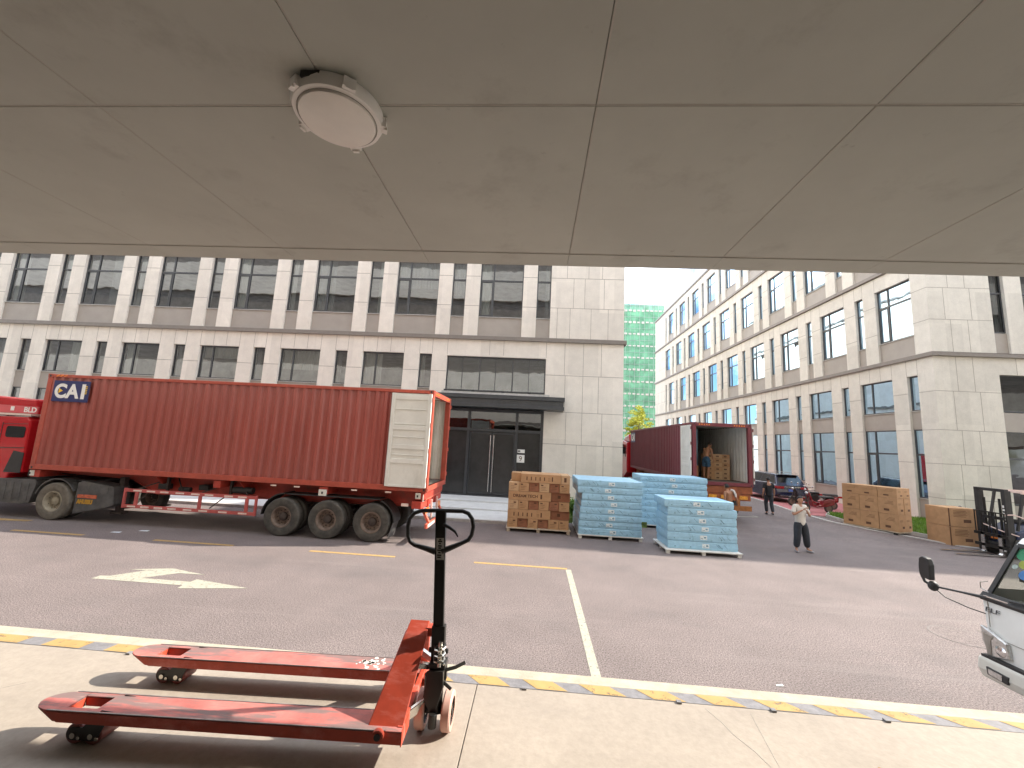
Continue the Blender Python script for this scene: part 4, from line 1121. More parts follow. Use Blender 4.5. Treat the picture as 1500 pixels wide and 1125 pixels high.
pallet('white board pallet standing furthest forward under six blue boards', 3.92, 12.66, 6.10, 13.98, 0, .12, palw)
for k in range(6):
    dx = (.02, .0, .01, .0, .02, -.07)[k]
    board(f'{["bottom","second lowest","third lowest","third highest","second highest","top"][k]} blue wrapped board of the foremost stack', 4.02+dx, 12.84+random.uniform(-.01, .01), 6.02+dx, 13.95, .12+.235*k, .235, g1)
pallet('pallet under the rear blue board stack before the maroon container', 4.05, 16.3, 6.6, 17.75, .02, .12, palw)
for k in range(8):
    board(f'{["bottom","second lowest","third lowest","fourth lowest","fifth lowest","third highest","second highest","top"][k]} blue wrapped board of the rear stack before the maroon container', 4.10+random.uniform(-.02, .02), 16.32, 6.60+random.uniform(-.02, .02), 17.7, .14+.2275*k, .2275, g1)

# large cartons on the right, standing at an angle
SC = Vector((14.45, 17.55)); ang = R(25); rx = Vector((math.cos(ang), math.sin(ang))); ry = Vector((-math.sin(ang), math.cos(ang)))
t = thing('pallet', 'dark pallet under the angled carton stack by the lawn', 'pallet', (0, 0, 0))
mb = MB().box(0, 0, .10, .92, 2.0, .13); mb.build('deck', woodm, t)
mb = MB()
for x in (.05, .42, .8):
    for y in (.1, .95, 1.8): mb.box(x, y, .0, x+.1, y+.12, .10)
mb.build('block', blackp, t); t.location = (SC.x, SC.y, .07); t.rotation_euler.z = ang
zz = .21
rows = ['bottom', 'middle', 'top']
for L, h in enumerate((.66, .64, .40)):
    for i in range(3):
        for jx in range(2):
            w, d = .455, .655
            c = SC+rx*(.01+w*(jx+.5))+ry*(d*(i+.5)+random.uniform(-.01, .01)); 
            if i == 0 and L == 0: c = c-ry*.0
            pr = [('l', d*.5-d*.8+.05*0, h*.62+.05*k, d*.5-d*.8+.30-.05*k, h*.64+.05*k) for k in range(3)]+[('l', -.05, h*.18, .13, h*.32)]
            pr += [('r', -.15, h*.6+.04*k, .05, h*.62+.04*k) for k in range(2)]+[('r', .0, h*.2, .14, h*.33)]
            side = ['front corner', 'middle', 'far end'][i]
            carton('large_carton', f'{side} large carton, {rows[L]} layer, {"lawn" if jx else "road"} side of the angled stack by the lawn', (w, d, h), cart, (c.x, c.y, zz), ang, 'large cartons in the angled stack by the lawn', pr)
    zz += h
# two flat cartons on edge held by the forklift
for k in range(2):
    pr = [('r', -.34, .56-.05*i, .10+.04*(i % 2), .575-.05*i) for i in range(5)]+[('r', .0, .16, .26, .27), ('r', -.515, .01, -.47, .66)]
    carton('large_carton', ['lower', 'upper'][k]+' large carton in front of the forklift mast', (1.06, .9, .67), cart, (15.87+.0, 16.95, .03+.675*k), 0, None, pr)

# load inside the maroon container
C2o = C2
def c2(x, y, z): return C2 @ Vector((x, y, z))
gC = 'cartons loaded inside the maroon container'
for L in range(6):
    for i in range(3):
        w = .34
        p = c2(12.19-1.75, 1.12+w*(i+.5), .15+.19*L)
        carton('carton', f'flat carton, {["left","middle","right"][i]} column, {["bottom","second","third","fourth","fifth","top"][L]} layer inside the maroon container', (w, .7, .19), random.choice([cart, cart3]), tuple(p), R(-.8), gC, [('r', -.1, .06, .02, .12)], tapes=False)
for L in range(3):
    carton('carton', f'{["bottom","middle","top"][L]} reddish carton at the left wall of the maroon container', (.36, .5, .2), cart2, tuple(c2(12.19-1.1, .36, .15+.2*L)), 0, None)
for (u, w, m_, lb) in ((.18, .42, foil, 'grey blue'), (.62, .28, cart2, 'brown'), (.92, .26, bluew, 'pale blue')):
    p = c2(12.19-2.6, u+w/2, .15)
    t = thing('wrapped_board', f'upright {lb} board deep inside the maroon container', 'wrapped board', p)
    q = MB().box(p.x-w/2, p.y, p.z, p.x+w/2, p.y+.9, p.z+2.3); q.build('body', m_, t, bevel=.01)
    MB().box(p.x-.06, p.y-.006, p.z+.95, p.x+.06, p.y-.002, p.z+1.15).build('label', bluel, t)

# ---------------------------------------------------------------- pallet jack on the dock
pj = thing('pallet_jack', 'worn red hand pallet jack with upright black handle on the dock', 'pallet jack', (-.61, 2.635, DZ))
PT = Tm((-.662, 2.60, DZ), (-1, -.047, 0), (.047, -1, 0)) @ Matrix.Diagonal((.98, .98, 1, 1))
ZT = .165
def arcp(cx, cy, rx_, ry_, a0, a1, n=10): return [(cx+rx_*math.cos(R(a0+(a1-a0)*i/n)), cy+ry_*math.sin(R(a0+(a1-a0)*i/n))) for i in range(n+1)]
for sgn in (1, -1):
    yc = .27*sgn; hw = .08
    # top plate with rectangular hole, built as a ring of quads
    m = MB(PT)
    x0, xh0, xh1, xe = -.03, 1.60, 1.76, 1.86
    zt, zb = ZT, ZT-.008
    m.box(x0, yc-hw, zb, xh0, yc+hw, zt)
    m.box(xh0, yc-hw, zb, xh1, yc-.047, zt); m.box(xh0, yc+.047, zb, xh1, yc+hw, zt)
    nose = [(xh1, yc-hw)]+arcp(xe-.03, yc, .115, hw, -90, 90, 12)+[(xh1, yc+hw)]
    m.prism(nose, zb, zt, 2)
    tp = m.build('fork_top', jacktop, pj, bevel=.003)
    m = MB(PT)
    # folded side flanges
    for s2 in (1, -1):
        y = yc+s2*hw; m.prism([(x0, ZT-.008), (xe-.02, ZT-.008), (xe-.08, ZT-.055), (x0, ZT-.062)], y-.005*(s2 > 0)*1.0-(.0 if s2 > 0 else 0), y+(.005 if s2 < 0 else 0), 1)
    pts = arcp(xe-.03, yc, .115, hw, -90, 90, 12); n_ = len(pts)
    low_ = arcp(xe-.075, yc, .07, hw, -90, 90, 12)
    m.add([(p[0], p[1], ZT-.008) for p in pts]+[(p[0], p[1], ZT-.052) for p in low_], [(i, i+1, i+1+n_, i+n_) for i in range(n_-1)])
    m.box(xh0-.004, yc-.047, ZT-.05, xh0, yc+.047, ZT-.009); m.box(xh1, yc-.047, ZT-.05, xh1+.004, yc+.047, ZT-.009)
    m.box(xh0, yc-.052, ZT-.05, xh1, yc-.048, ZT-.009); m.box(xh0, yc+.048, ZT-.05, xh1, yc+.052, ZT-.009)
    m.box(-.035, yc-hw, ZT-.07, -.03, yc+hw, ZT)
    m.build('fork_side', jackred, pj, recalc=True)
    m = MB(PT)
    for s2 in (1, -1):
        y = yc+s2*(hw-.001); m.bar((.05, y, ZT+.0005), (xe-.02, y, ZT+.0005), .006, .003)
    m.bar((.06, yc+hw*.55*1, ZT+.0015), (.06, yc-hw*.4, ZT+.0015), .001, .001)
    m.build_each('worn_edge', jackedge, pj)
    if sgn < 0:
        m = MB(PT); random.seed(5)
        for k in range(34):
            cx, cy = random.gauss(.33, .045), yc+random.gauss(0, .035)
            if abs(cy-yc) < hw-.01: m.cyl((cx, cy, ZT+.0002), (cx, cy, ZT+.0012), random.uniform(.005, .016), n=6)
        for k in range(10):
            cx, cy = random.gauss(.12, .02), yc+random.gauss(0, .03)
            if abs(cy-yc) < hw-.01: m.cyl((cx, cy, ZT+.0002), (cx, cy, ZT+.0012), random.uniform(.004, .012), n=6)
        m.build('paint_scrape', whitesc, pj)
    # tandem load rollers in side plates
    lr = MB(PT).prism(arc(1.585, .052, .030, 90, 270, 6)+arc(1.70, .052, .030, -90, 90, 6), yc-.064, yc-.058, 1)
    lr.prism(arc(1.585, .052, .030, 90, 270, 6)+arc(1.70, .052, .030, -90, 90, 6), yc+.058, yc+.064, 1)
    lr.prism([(1.56, .04), (1.50, .165), (1.56, .17), (1.67, .06)], yc-.068, yc-.0645, 1); lr.prism([(1.56, .04), (1.50, .165), (1.56, .17), (1.67, .06)], yc+.0645, yc+.068, 1)
    fr = lr.build_each('roller_bracket', blacksteel, pj, smooth=30)
    for x in (1.595, 1.69):
        w_ = MB(PT).lathe([(.0, -.060), (.044, -.060), (.049, -.054), (.049, .054), (.044, .060), (.0, .060)], (x, yc, .0495), (0, 1, 0), 28)
        wo = w_.build('load_roller', pured, pj, smooth=35)
        q = MB(PT); q.cyl((x, yc-.072, .046), (x, yc+.072, .046), .014, n=10); q.cyl((x-.03, yc-.069, .035), (x-.03, yc+.069, .035), .009, n=8); q.build_each('axle_bolt', chrome, wo, smooth=35)
# slanted frame plates to the central head
m = MB(PT)
def slab4(a, b, c, d, off): 
    off = Vector(off); v = [Vector(p) for p in (a, b, c, d)]; v += [p+off for p in v]
    m.add(v, [(0, 1, 2, 3), (7, 6, 5, 4), (0, 4, 5, 1), (1, 5, 6, 2), (2, 6, 7, 3), (3, 7, 4, 0)])
for s_ in (1, -1):
    slab4((-.025, .345*s_, .125), (.165, .345*s_, .125), (.06, .06*s_, .50), (-.075, .06*s_, .50), (0, -.035*s_, .012))
    slab4((-.074, .06*s_, .50), (.059, .06*s_, .50), (.04, .0*s_, .555), (-.07, .0*s_, .555), (0, -.0*s_, -.03))
m.box(-.03, -.32, .11, .0, .32, .17); m.box(-.035, -.06, .47, .02, .06, .50)
fr = m.build('frame', jackred, pj, bevel=.004)
m = MB(PT); m.cyl((.085, .352, .150), (.085, .375, .150), .030, n=20); m.cyl((.085, -.352, .150), (.085, -.375, .150), .030, n=20); bo = m.build_each('pivot_boss', jackred, pj, smooth=35)
m = MB(PT); m.cyl((.085, .374, .150), (.085, .380, .150), .017, n=16); m.build_each('pivot_pin', blacksteel, bo, smooth=35)
m = MB(PT); m.box(-.125, -.035, .48, -.06, .035, .53); m.build('head_bracket', jackred, pj, bevel=.004)
m = MB(PT)
m.bar((.03, .21, .115), (-.125, .07, .17), .022, .05); m.bar((.03, -.21, .115), (-.125, -.07, .17), .022, .05); m.bar((.04, .10, .36), (-.10, .05, .33), .03, .03); m.bar((.04, -.05, .40), (-.10, -.03, .33), .03, .03)
m.build_each('push_rod', chrome, pj, bevel=.003)
# pump, fork head and steering wheels
BX, BY = -.505, 2.545
m = MB(); m.cyl((BX, BY, DZ+.10), (BX, BY, DZ+.46), .036, n=18); m.cyl((BX-.03, BY-.005, DZ+.16), (BX-.03, BY-.005, DZ+.30), .045, n=18)
m.prism([(BX-.065, DZ+.20), (BX-.055, DZ+.28), (BX-.045, DZ+.34), (BX+.04, DZ+.34), (BX+.045, DZ+.26), (BX+.01, DZ+.13), (BX-.02, DZ+.11)], BY-.06, BY-.03, 1)
m.prism([(BX-.065, DZ+.20), (BX-.055, DZ+.28), (BX-.045, DZ+.34), (BX+.04, DZ+.34), (BX+.045, DZ+.26), (BX+.01, DZ+.13)], BY+.03, BY+.06, 1)
m.box(BX-.05, BY-.045, DZ+.34, BX+.045, BY+.045, DZ+.37); m.cyl((BX, BY-.07, DZ+.06), (BX, BY-.07, DZ+.13), .024, n=14)
m.cyl((BX-.12, BY, DZ+.105), (BX+.10, BY, DZ+.105), .016, n=12)
m.build('pump_body', blacksteel, pj, bevel=.004)
m = MB(); m.tube([(BX+.012+.028*math.cos(i*.9), BY-.045+.028*math.sin(i*.9), DZ+.37+.0045*i) for i in range(22)], .006, 6); m.cyl((BX+.012, BY-.045, DZ+.36), (BX+.012, BY-.045, DZ+.49), .012, n=10)
m.build('spring', chrome, pj, smooth=40)
m = MB(); m.tube([(BX+.04, BY-.02, DZ+.33), (BX+.10, BY-.01, DZ+.345), (BX+.15, BY+.02, DZ+.36)], .010, 6); m.tube([(BX+.03, BY-.03, DZ+.28), (BX+.09, BY-.05, DZ+.25)], .009, 6); m.build_each('foot_pedal', blacksteel, pj, smooth=40)
for xx in (-.585, -.435):
    c = (xx, 2.565, DZ+.10)
    wo = MB().lathe([(.070, -.026), (.094, -.026), (.10, -.018), (.10, .018), (.094, .026), (.070, .026)], c, (1, 0, 0), 40, closed=True).build('steer_wheel', pu, pj, smooth=35)
    MB().lathe([(0, -.02), (.03, -.022), (.03, -.010), (.068, -.008), (.0705, -.024), (.0705, .024), (.068, .008), (.03, .010), (.03, .022), (0, .02)], c, (1, 0, 0), 32).build('rim', blacksteel, wo, smooth=35)
# handle
m = MB(); m.bar((-.517, 2.55, DZ+.47), (-.553, 2.532, DZ+1.215), .062, .030, (0, 1, 0)); m.bar((-.512, 2.553, DZ+.36), (-.519, 2.55, DZ+.56), .078, .045, (0, 1, 0)); m.cyl((-.57, 2.55, DZ+.42), (-.455, 2.55, DZ+.42), .014, n=12)
m.build('handle_tube', blacksteel, pj, bevel=.004)
lp = [(-.57, .972), (-.62, .985), (-.70, 1.003), (-.728, 1.02), (-.745, 1.055), (-.75, 1.11), (-.742, 1.155), (-.715, 1.188), (-.67, 1.205), (-.55, 1.212), (-.42, 1.216), (-.385, 1.205), (-.360, 1.175), (-.350, 1.13), (-.358, 1.08), (-.375, 1.052), (-.41, 1.033), (-.47, 1.005), (-.53, .978)]
m = MB(); m.tube([(x, 2.532, DZ+z) for x, z in lp], .0125, 12, rad=[.019, .016, .0125]+[.0125]*13+[.0125, .016, .019]); m.build('handle_loop', blackp, pj, smooth=50)
m = MB(); m.tube([(-.53, 2.52, DZ+1.135), (-.49, 2.512, DZ+1.12), (-.455, 2.508, DZ+1.10), (-.435, 2.507, DZ+1.072)], .008, 8, rad=[.011, .010, .008, .004]); m.build('release_lever', blackp, pj, smooth=50)
m = MB(); m.bar((-.5365, 2.5215, DZ+.93), (-.5435, 2.5195, DZ+1.055), .044, .0015, (0, 1, 0)); st = m.build('label', sticker, pj)
m = MB()
for k, (dz, w_) in enumerate(((.945, .022), (.957, .026), (.972, .016), (.985, .028), (.998, .018), (1.010, .024), (1.024, .012), (1.036, .026), (1.046, .014))): m.box(-.543-w_/2+.001, 2.5178, DZ+dz-.004, -.543+w_/2, 2.5192, DZ+dz+.004)
m.build('lettering', blackp, st)

# ---------------------------------------------------------------- manhole cover
m = MB().lathe([(.0, .003), (.40, .003), (.41, .0035)], (7.62, 8.16, .001), (0, 0, 1), 40); mh = m.build('manhole_cover', asphalt, smooth=30)
tag(mh, 'round manhole cover flush in the road near the white truck', 'manhole cover')
m = MB().lathe([(.40, .003), (.425, .0045), (.43, .003)], (7.62, 8.16, .001), (0, 0, 1), 48); m.build('rim', iron, mh)

for (px, py, L_, lb) in ((1142, 1005, .045, 'white paper scrap on the sunlit road near the dock edge'), (170, 780, .14, 'left one of two small white scraps on the road before the trailer'), (211, 778, .14, 'right one of two small white scraps on the road before the trailer')):
    gx, gy = cam_ground(px, py); a = random.uniform(-.5, .5)
    tag(MB().add([(gx-L_, gy-L_*.3, .006), (gx+L_, gy-L_*.35, .012), (gx+L_*.9, gy+L_*.35, .02), (gx-L_*.8, gy+L_*.3, .008)], [(0, 1, 2, 3)]).build('paper_scrap', bluel, recalc=False), lb, 'litter')
# ---------------------------------------------------------------- white truck at the right edge
wt = thing('white_truck', 'white cab-over light truck with a long black mirror arm at the right edge', 'truck', (8.5, 5.1, 0))
YN, YF = 4.10, 6.14
prof = [(5.86, .64), (5.90, .95), (6.00, 1.36), (6.04, 1.40), (6.43, 2.02), (6.52, 2.12), (6.70, 2.20), (7.35, 2.24), (7.45, 2.15), (7.50, .75), (7.2, .62)]
m = MB()
yp = [(YN, .07, .06), (YN+.03, .02, .02), (YN+.09, 0, 0), (YF-.09, 0, 0), (YF-.03, .02, .02), (YF, .07, .06)]
nP = len(prof); V = []
for (y, dx, dz) in yp:
    for (x, z) in prof:
        f_ = dx if x < 7 else -dx*.3
        taper = 0
        V.append((x+f_, y, z-(dz if z > 2 else 0)))
# lean the sides in above the waist
V = [(x, y+(1 if y < 5 else -1)*(.03*max(0, (z-1.38))/.85+.13*min(1, max(0, (1.34-z)/.35))), z) for x, y, z in V]
F = []
for a in range(len(yp)-1):
    for i in range(nP):
        j = (i+1) % nP
        if i == 3 and a == 2: continue          # windscreen opening
        F.append((a*nP+i, a*nP+j, (a+1)*nP+j, (a+1)*nP+i))
for (o_, sd, rv) in ((0, 1, False), ((len(yp)-1)*nP, -1, True)):
    yb = YN if sd > 0 else YF
    k = len(V); V += [(x, yb+sd*.03*(z-1.38)/.85, z) for x, z in ((6.24, 1.47), (6.56, 2.0), (7.25, 2.04), (7.28, 1.47))]+[(7.478, yb, 1.42)]
    for f in ((0, 1, 2, 3, 'a', 'd', 'e', 9, 10), (3, 4, 'b', 'a'), (4, 5, 6, 'b'), (6, 7, 'c', 'b'), (7, 8, 'e', 'd', 'c')):
        f = tuple((k+'abcde'.index(i)) if isinstance(i, str) else o_+i for i in f); F.append(f)
m.add(V, F); m.build('cab', wht, wt, smooth=35)
wsA, wsB = Vector((6.04, 0, 1.40)), Vector((6.43, 0, 2.02))
def wsp(y, t, o=0.):
    p = wsA.lerp(wsB, t); sh = .03*max(0, (p.z-1.38))/.85
    return (p.x-o*.85, y+(sh if y < 5 else -sh), p.z+o*.5)
m = MB(); yl, yr_ = YN+.09, YF-.09
m.add([wsp(yl, .0, .004), wsp(yr_, .0, .004), wsp(yr_, 1., .004), wsp(yl, 1., .004)], [(0, 1, 2, 3)]); wsg = m.build('windscreen', truckglass, wt, recalc=False)
m = MB()
for (p, q_) in (((yr_, 0), (yr_, 1)), ((yl, 0), (yl, 1)), ((yl, 1), (yr_, 1))):
    m.bar(wsp(p[0], p[1], .008), wsp(q_[0], q_[1], .008), .05, .02, (-1, 0, .5))
m.build('windscreen_seal', blackp, wt)
m = MB(); m.prism([(5.985, 1.335), (5.975, 1.37), (6.03, 1.435), (6.06, 1.42), (6.03, 1.36)], YN+.09, YF-.03, 1); m.build('cowl', blackp, wt, bevel=.004)
m = MB(); m.tube([(5.99, 5.78, 1.42), (6.03, 5.35, 1.47), (6.03, 4.95, 1.48)], .012, 6); m.bar((6.03, 5.45, 1.49), (6.05, 4.75, 1.50), .02, .02); m.build('wiper', blackp, wt)
m = MB(); m.prism([(5.972, 6.05), (5.99, 5.80), (5.995, 5.80), (6.0, 6.05)], 1.385, 1.40, 2); m.build('cowl_trim', chromeb, wt)
# interior: dash, seats, wheel, far window and stickers
m = MB(); m.box(6.12, YN+.12, .9, 6.45, YF-.14, 1.38); m.box(6.95, 4.3, .9, 7.15, 4.9, 1.75); m.box(6.95, 5.2, .9, 7.15, 5.8, 1.6); m.build('dashboard', seatm, wt, bevel=.03)
m = MB(); m.add([(6.24, YF, 1.47), (6.56, YF-.02, 2.0), (7.25, YF-.02, 2.04), (7.28, YF, 1.47)], [(0, 1, 2, 3)]); m.build('door_window', truckglass, wt, recalc=False)
m = MB(); m.tube([(6.45+.03*math.cos(a)*.4, 5.3+.19*math.cos(a), 1.52+.17*math.sin(a)) for a in [i*math.pi/8 for i in range(17)]], .013, 6); m.build('steering_wheel', blackp, wt)
for (y, t, rr, mm) in ((5.95, .88, .09, visor_g), (5.83, .84, .06, visor_g), (5.90, .70, .06, visor_y), (5.98, .62, .03, bluel), (5.84, .52, .065, visor_b), (5.66, .80, .08, visor_g), (5.70, .62, .04, visor_y)):
    p = Vector(wsp(y, t, -.012)); d = Vector((-.846, 0, .533))
    MB().lathe([(0, .002), (rr, .002), (rr, -.002), (0, -.002)], p, d, 20).build('windscreen_sticker', mm, wsg)
m = MB(); m.box(6.36, 5.86, 1.60, 6.39, 6.00, 1.70); m.build('inner_mirror', blackp, wt)
# front panel details
m = MB(); m.bar((5.895, 5.93, 1.07), (5.994, 6.03, 1.345), .006, .008, (0, 1, 0)); m.bar((5.895, YF-.06, .97), (5.895, 4.2, .97), .006, .006); m.build_each('panel_seam', jointm, wt)
q = MB(); q.text('ELF', .075, (5.952, 6.03, 1.225), (0, -1, 0), (.24, 0, 1), .006, .0, 1.5); q.build('badge', charcoal, wt)
m = MB()
for (z, y1) in ((.845, 5.50), (.755, 5.52)): m.prism([(5.868, z), (5.872, z+.042), (5.892, z+.042), (5.892, z)], 4.3, y1, 1)
m.build_each('grille_slot', blackp, wt, bevel=.004)
hp = [(6.00, 1.07), (5.73, .96), (5.70, .80), (5.92, .74), (5.99, .90)]
m = MB(); m.prism([(y, z) for y, z in hp], 5.845, 5.90, 0); hl = m.build('headlight', lampglass, wt, bevel=.012)
m = MB(); m.prism([(5.965, 1.0), (5.935, .76), (5.89, .77), (5.89, .93), (5.86, .98)], 5.838, 5.846, 0); m.build('lamp_surround', jointm, hl)
m = MB().lathe([(0, .012), (.05, .008), (.075, -.012)], (5.845, 5.79, .855), (-1, 0, 0), 24); m.build('lamp_bowl', chromeb, hl, smooth=50)
m = MB(); m.prism([(5.79, .735), (5.775, .69), (5.76, .60), (5.80, .50), (5.95, .45), (6.2, .45), (6.2, .725)], YN-.02, YF-.14, 1)
m.build('bumper', offw, wt, bevel=.03)
m = MB(); m.box(5.80, 4.3, .72, 5.9, YF-.17, .755); m.build('bumper_gap', blackp, wt)
m = MB(); m.prism([(5.88, .65), (5.65, .64), (5.66, .555), (5.87, .565)], 5.748, 5.775, 0); fg = m.build('fog_light', blackp, wt, bevel=.006)
m = MB(); m.prism([(5.855, .635), (5.71, .63), (5.715, .568), (5.85, .577)], 5.744, 5.75, 0); m.build('lens', lampglass, fg)
# mirror on long arms
m = MB(); m.tube([(5.99, 6.02, 1.375), (5.90, 6.25, 1.36), (5.80, 6.48, 1.345)], .013, 8, rad=[.022, .013, .012]); m.tube([(5.99, 6.0, 1.18), (5.93, 6.2, 1.19), (5.84, 6.4, 1.24), (5.80, 6.47, 1.31)], .007, 8); m.build('mirror_arm', blackp, wt, smooth=50)
m = MB(); m.ell((5.79, 6.50, 1.345), (.06, .055, .065), 16, 10); m.tube([(5.79, 6.54, 1.35), (5.78, 6.60, 1.37), (5.775, 6.635, 1.44)], .02, 8); m.build('mirror_joint', blackp, wt, smooth=50)
m = MB(); m.prism([(6.47, 1.42), (6.46, 1.62), (6.49, 1.70), (6.56, 1.715), (6.61, 1.68), (6.625, 1.56), (6.62, 1.47), (6.60, 1.43)], 5.72, 5.80, 0); mo = m.build('mirror_housing', blackp, wt, bevel=.015)
MB().prism([(6.49, 1.45), (6.48, 1.66), (6.58, 1.68), (6.60, 1.46)], 5.802, 5.806, 0).build('mirror_glass', steel, mo)
m = MB(); m.tube([(6.02, 6.03, 1.44), (6.0, 6.10, 1.47), (5.99, 6.09, 1.54), (6.02, 6.03, 1.57)], .007, 6); m.build('grab_loop', steel, wt, smooth=50)
# body and wheels
m = MB(); m.box(7.7, 4.0, .95, 12.6, 6.15, 3.0); m.build('cargo_body', wht, wt, bevel=.02)
m = MB(); m.box(6.5, 4.5, .45, 12.4, 4.65, .7); m.box(6.5, 5.5, .45, 12.4, 5.65, .7); m.build('chassis_rail', blackp, wt)
for x in (6.75, 11.0):
    wheel(wt, (x, 4.12, .38), .38, .2, (0, -1, 0)); wheel(wt, (x, 6.03, .38), .38, .2, (0, 1, 0))

wt.location.x -= .32; wt.location.y -= .32
# ---------------------------------------------------------------- forklift
fk = thing('forklift', 'dark forklift with raised mast and forks on the road, facing the carton stack', 'forklift', (16.5, 15.4, 0))
m = MB()
for y in (14.93, 15.78): m.box(15.72, y, .10, 15.86, y+.12, 2.23); m.box(15.80, y+.02, .15, 15.95, y+.10, 2.18)
for z in (.35, 1.2, 2.13): m.box(15.74, 15.05, z, 15.84, 15.78, z+.10)
m.build('mast', blackp, fk, bevel=.008)
m = MB(); m.cyl((15.80, 15.18, .3), (15.80, 15.18, 1.9), .035, n=12); m.cyl((15.80, 15.66, .3), (15.80, 15.66, 1.9), .035, n=12); m.cyl((15.78, 15.42, .5), (15.78, 15.42, 1.4), .045, n=12); m.build_each('lift_cylinder', blacksteel, fk, smooth=40)
m = MB()
for z in (.25, .62): m.box(15.64, 14.9, z, 15.70, 15.95, z+.10)
for y in (14.95, 15.2, 15.42, 15.65, 15.88): m.box(15.655, y, .72, 15.68, y+.03, 1.40)
m.box(15.65, 14.95, 1.40, 15.685, 15.91, 1.44); m.build('carriage', blacksteel, fk, bevel=.004)
for y in (15.08, 15.62):
    MB().prism([(15.64, .72), (15.68, .72), (15.68, .03), (14.25, .025), (14.20, .035), (15.60, .075), (15.64, .12)], y, y+.11, 1).build('fork', steel, fk)
m = MB(); m.tube([(15.7, 15.0, 1.38), (15.85, 14.85, 1.42), (16.2, 14.8, 1.30)], .02, 8); m.tube([(15.7, 15.7, 1.0), (15.72, 15.4, .92), (15.7, 15.1, .85), (15.9, 14.8, .75)], .018, 8); m.build_each('hose', reflect, fk, smooth=50)
m = MB(); m.prism([(15.98, .30), (15.98, .85), (16.4, 1.0), (16.5, 1.05), (17.9, 1.10), (18.15, .9), (18.1, .30)], 14.9, 15.95, 1); m.build('body', mat('forklift_navy', (.03, .045, .10), rough=.4, var=.1, coat=.4), fk, bevel=.05)
m = MB()
for y in (14.97, 15.83): m.bar((16.05, y, .9), (16.35, y, 2.12), .06, .06); m.bar((17.7, y, 1.0), (17.5, y, 2.12), .06, .06)
m.build_each('guard_post', blackp, fk)
m = MB()
for i in range(7): m.box(16.3+i*.19, 14.93, 2.12, 16.36+i*.19, 15.93, 2.17)
m.box(16.25, 14.90, 2.10, 17.6, 14.95, 2.19); m.box(16.25, 15.91, 2.10, 17.6, 15.96, 2.19); m.build('overhead_guard', reflect, fk)
m = MB(); m.box(16.7, 15.2, 1.05, 17.2, 15.7, 1.2); m.box(17.15, 15.2, 1.15, 17.3, 15.7, 1.6); m.build('seat', blackp, fk, bevel=.03)
m = MB(); [m.box(15.712, 14.965+.01*(i % 2), 1.12+.10*i, 15.716, 15.025, 1.16+.10*i+.02*(i % 3)) for i in range(6)]
m.build('white_mark', white, fk)
MB().box(15.74, 15.3, .55, 15.79, 15.5, .65).build_each('tail_light', orange, fk)
for x, r_ in ((16.15, .33), (17.7, .28)):
    wheel(fk, (x, 14.84, r_), r_, .22, (0, -1, 0), deep=False); wheel(fk, (x, 16.02, r_), r_, .22, (0, 1, 0), deep=False)

# ---------------------------------------------------------------- dark blue suv
cr = thing('parked_car', 'dark blue SUV parked on the red paving beside the right building', 'car', (14.95, 27.4, .26), R(-3))
G0 = .26
def cx_(p): return p
body = [(0, .45), (.02, .80), (.10, .98), (.75, 1.10), (4.3, .98), (4.62, .85), (4.70, .45), (4.55, .26), (4.18, .24)]+[(3.80+.38*math.cos(R(a)), .34+.38*math.sin(R(a))) for a in range(0, 181, 20)]+[(1.25, .24)]+[(.87+.38*math.cos(R(a)), .34+.38*math.sin(R(a))) for a in range(0, 181, 20)]+[(.2, .30)]
# local: y along car (0 rear), x across
m = MB(); nb = len(body); V = []
for (xw, ins) in ((-.93, .04), (-.90, 0), (.90, 0), (.93, .04)):
    for (y, z) in body: V.append((xw if ins == 0 else xw, y+(ins if y < 2.3 else -ins), z))
m.add(V, [tuple(range(nb)), tuple(range(3*nb, 4*nb))[::-1]]+[(k*nb+i, k*nb+(i+1) % nb, (k+1)*nb+(i+1) % nb, (k+1)*nb+i) for k in range(3) for i in range(nb)])
bd = m.build('body', carblue, cr, smooth=35, bevel=.02)
def car_v(pts): return [(x, y, z) for x, y, z in pts]
gh0 = [(.14, 1.02), (3.35, 1.06)]; 
m = MB()
base = [(-.86, .10, .98), (.86, .10, .98), (.84, 3.55, 1.03), (-.84, 3.55, 1.03)]
topv = [(-.66, .50, 1.60), (.66, .50, 1.60), (.64, 2.75, 1.64), (-.64, 2.75, 1.64)]
m.add(base+topv, [(0, 1, 5, 4), (1, 2, 6, 5), (2, 3, 7, 6), (3, 0, 4, 7), (4, 5, 6, 7)]); m.build('greenhouse', carblue, cr, bevel=.04)
def inset(a, b, c, d, k0, k1, l0, l1, off):
    a, b, c, d = map(Vector, (a, b, c, d)); n = (b-a).cross(d-a).normalized()*off
    f = lambda s_, t_: (a.lerp(b, s_)).lerp(d.lerp(c, s_), t_)+n
    return [f(k0, l0), f(k1, l0), f(k1, l1), f(k0, l1)]
m = MB(); m.add(inset(base[0], base[1], topv[1], topv[0], .08, .92, .25, .88, .006), [(0, 1, 2, 3)]); m.build('rear_window', carglass, cr, recalc=False)
m = MB(); m.add(inset(base[3], base[0], topv[0], topv[3], .13, .47, .15, .85, .006), [(0, 1, 2, 3)]); m.add(inset(base[3], base[0], topv[0], topv[3], .50, .78, .15, .85, .006), [(0, 1, 2, 3)]); m.add(inset(base[3], base[0], topv[0], topv[3], .81, .95, .18, .80, .006), [(0, 1, 2, 3)])
m.add(inset(base[1], base[2], topv[2], topv[1], .06, .87, .15, .85, .006), [(0, 1, 2, 3)]); m.build_each('side_window', carglass, cr, recalc=False)
m = MB(); m.add(inset(base[2], base[3], topv[3], topv[2], .06, .94, .08, .92, .006), [(0, 1, 2, 3)]); m.build('windscreen', carglass, cr, recalc=False)
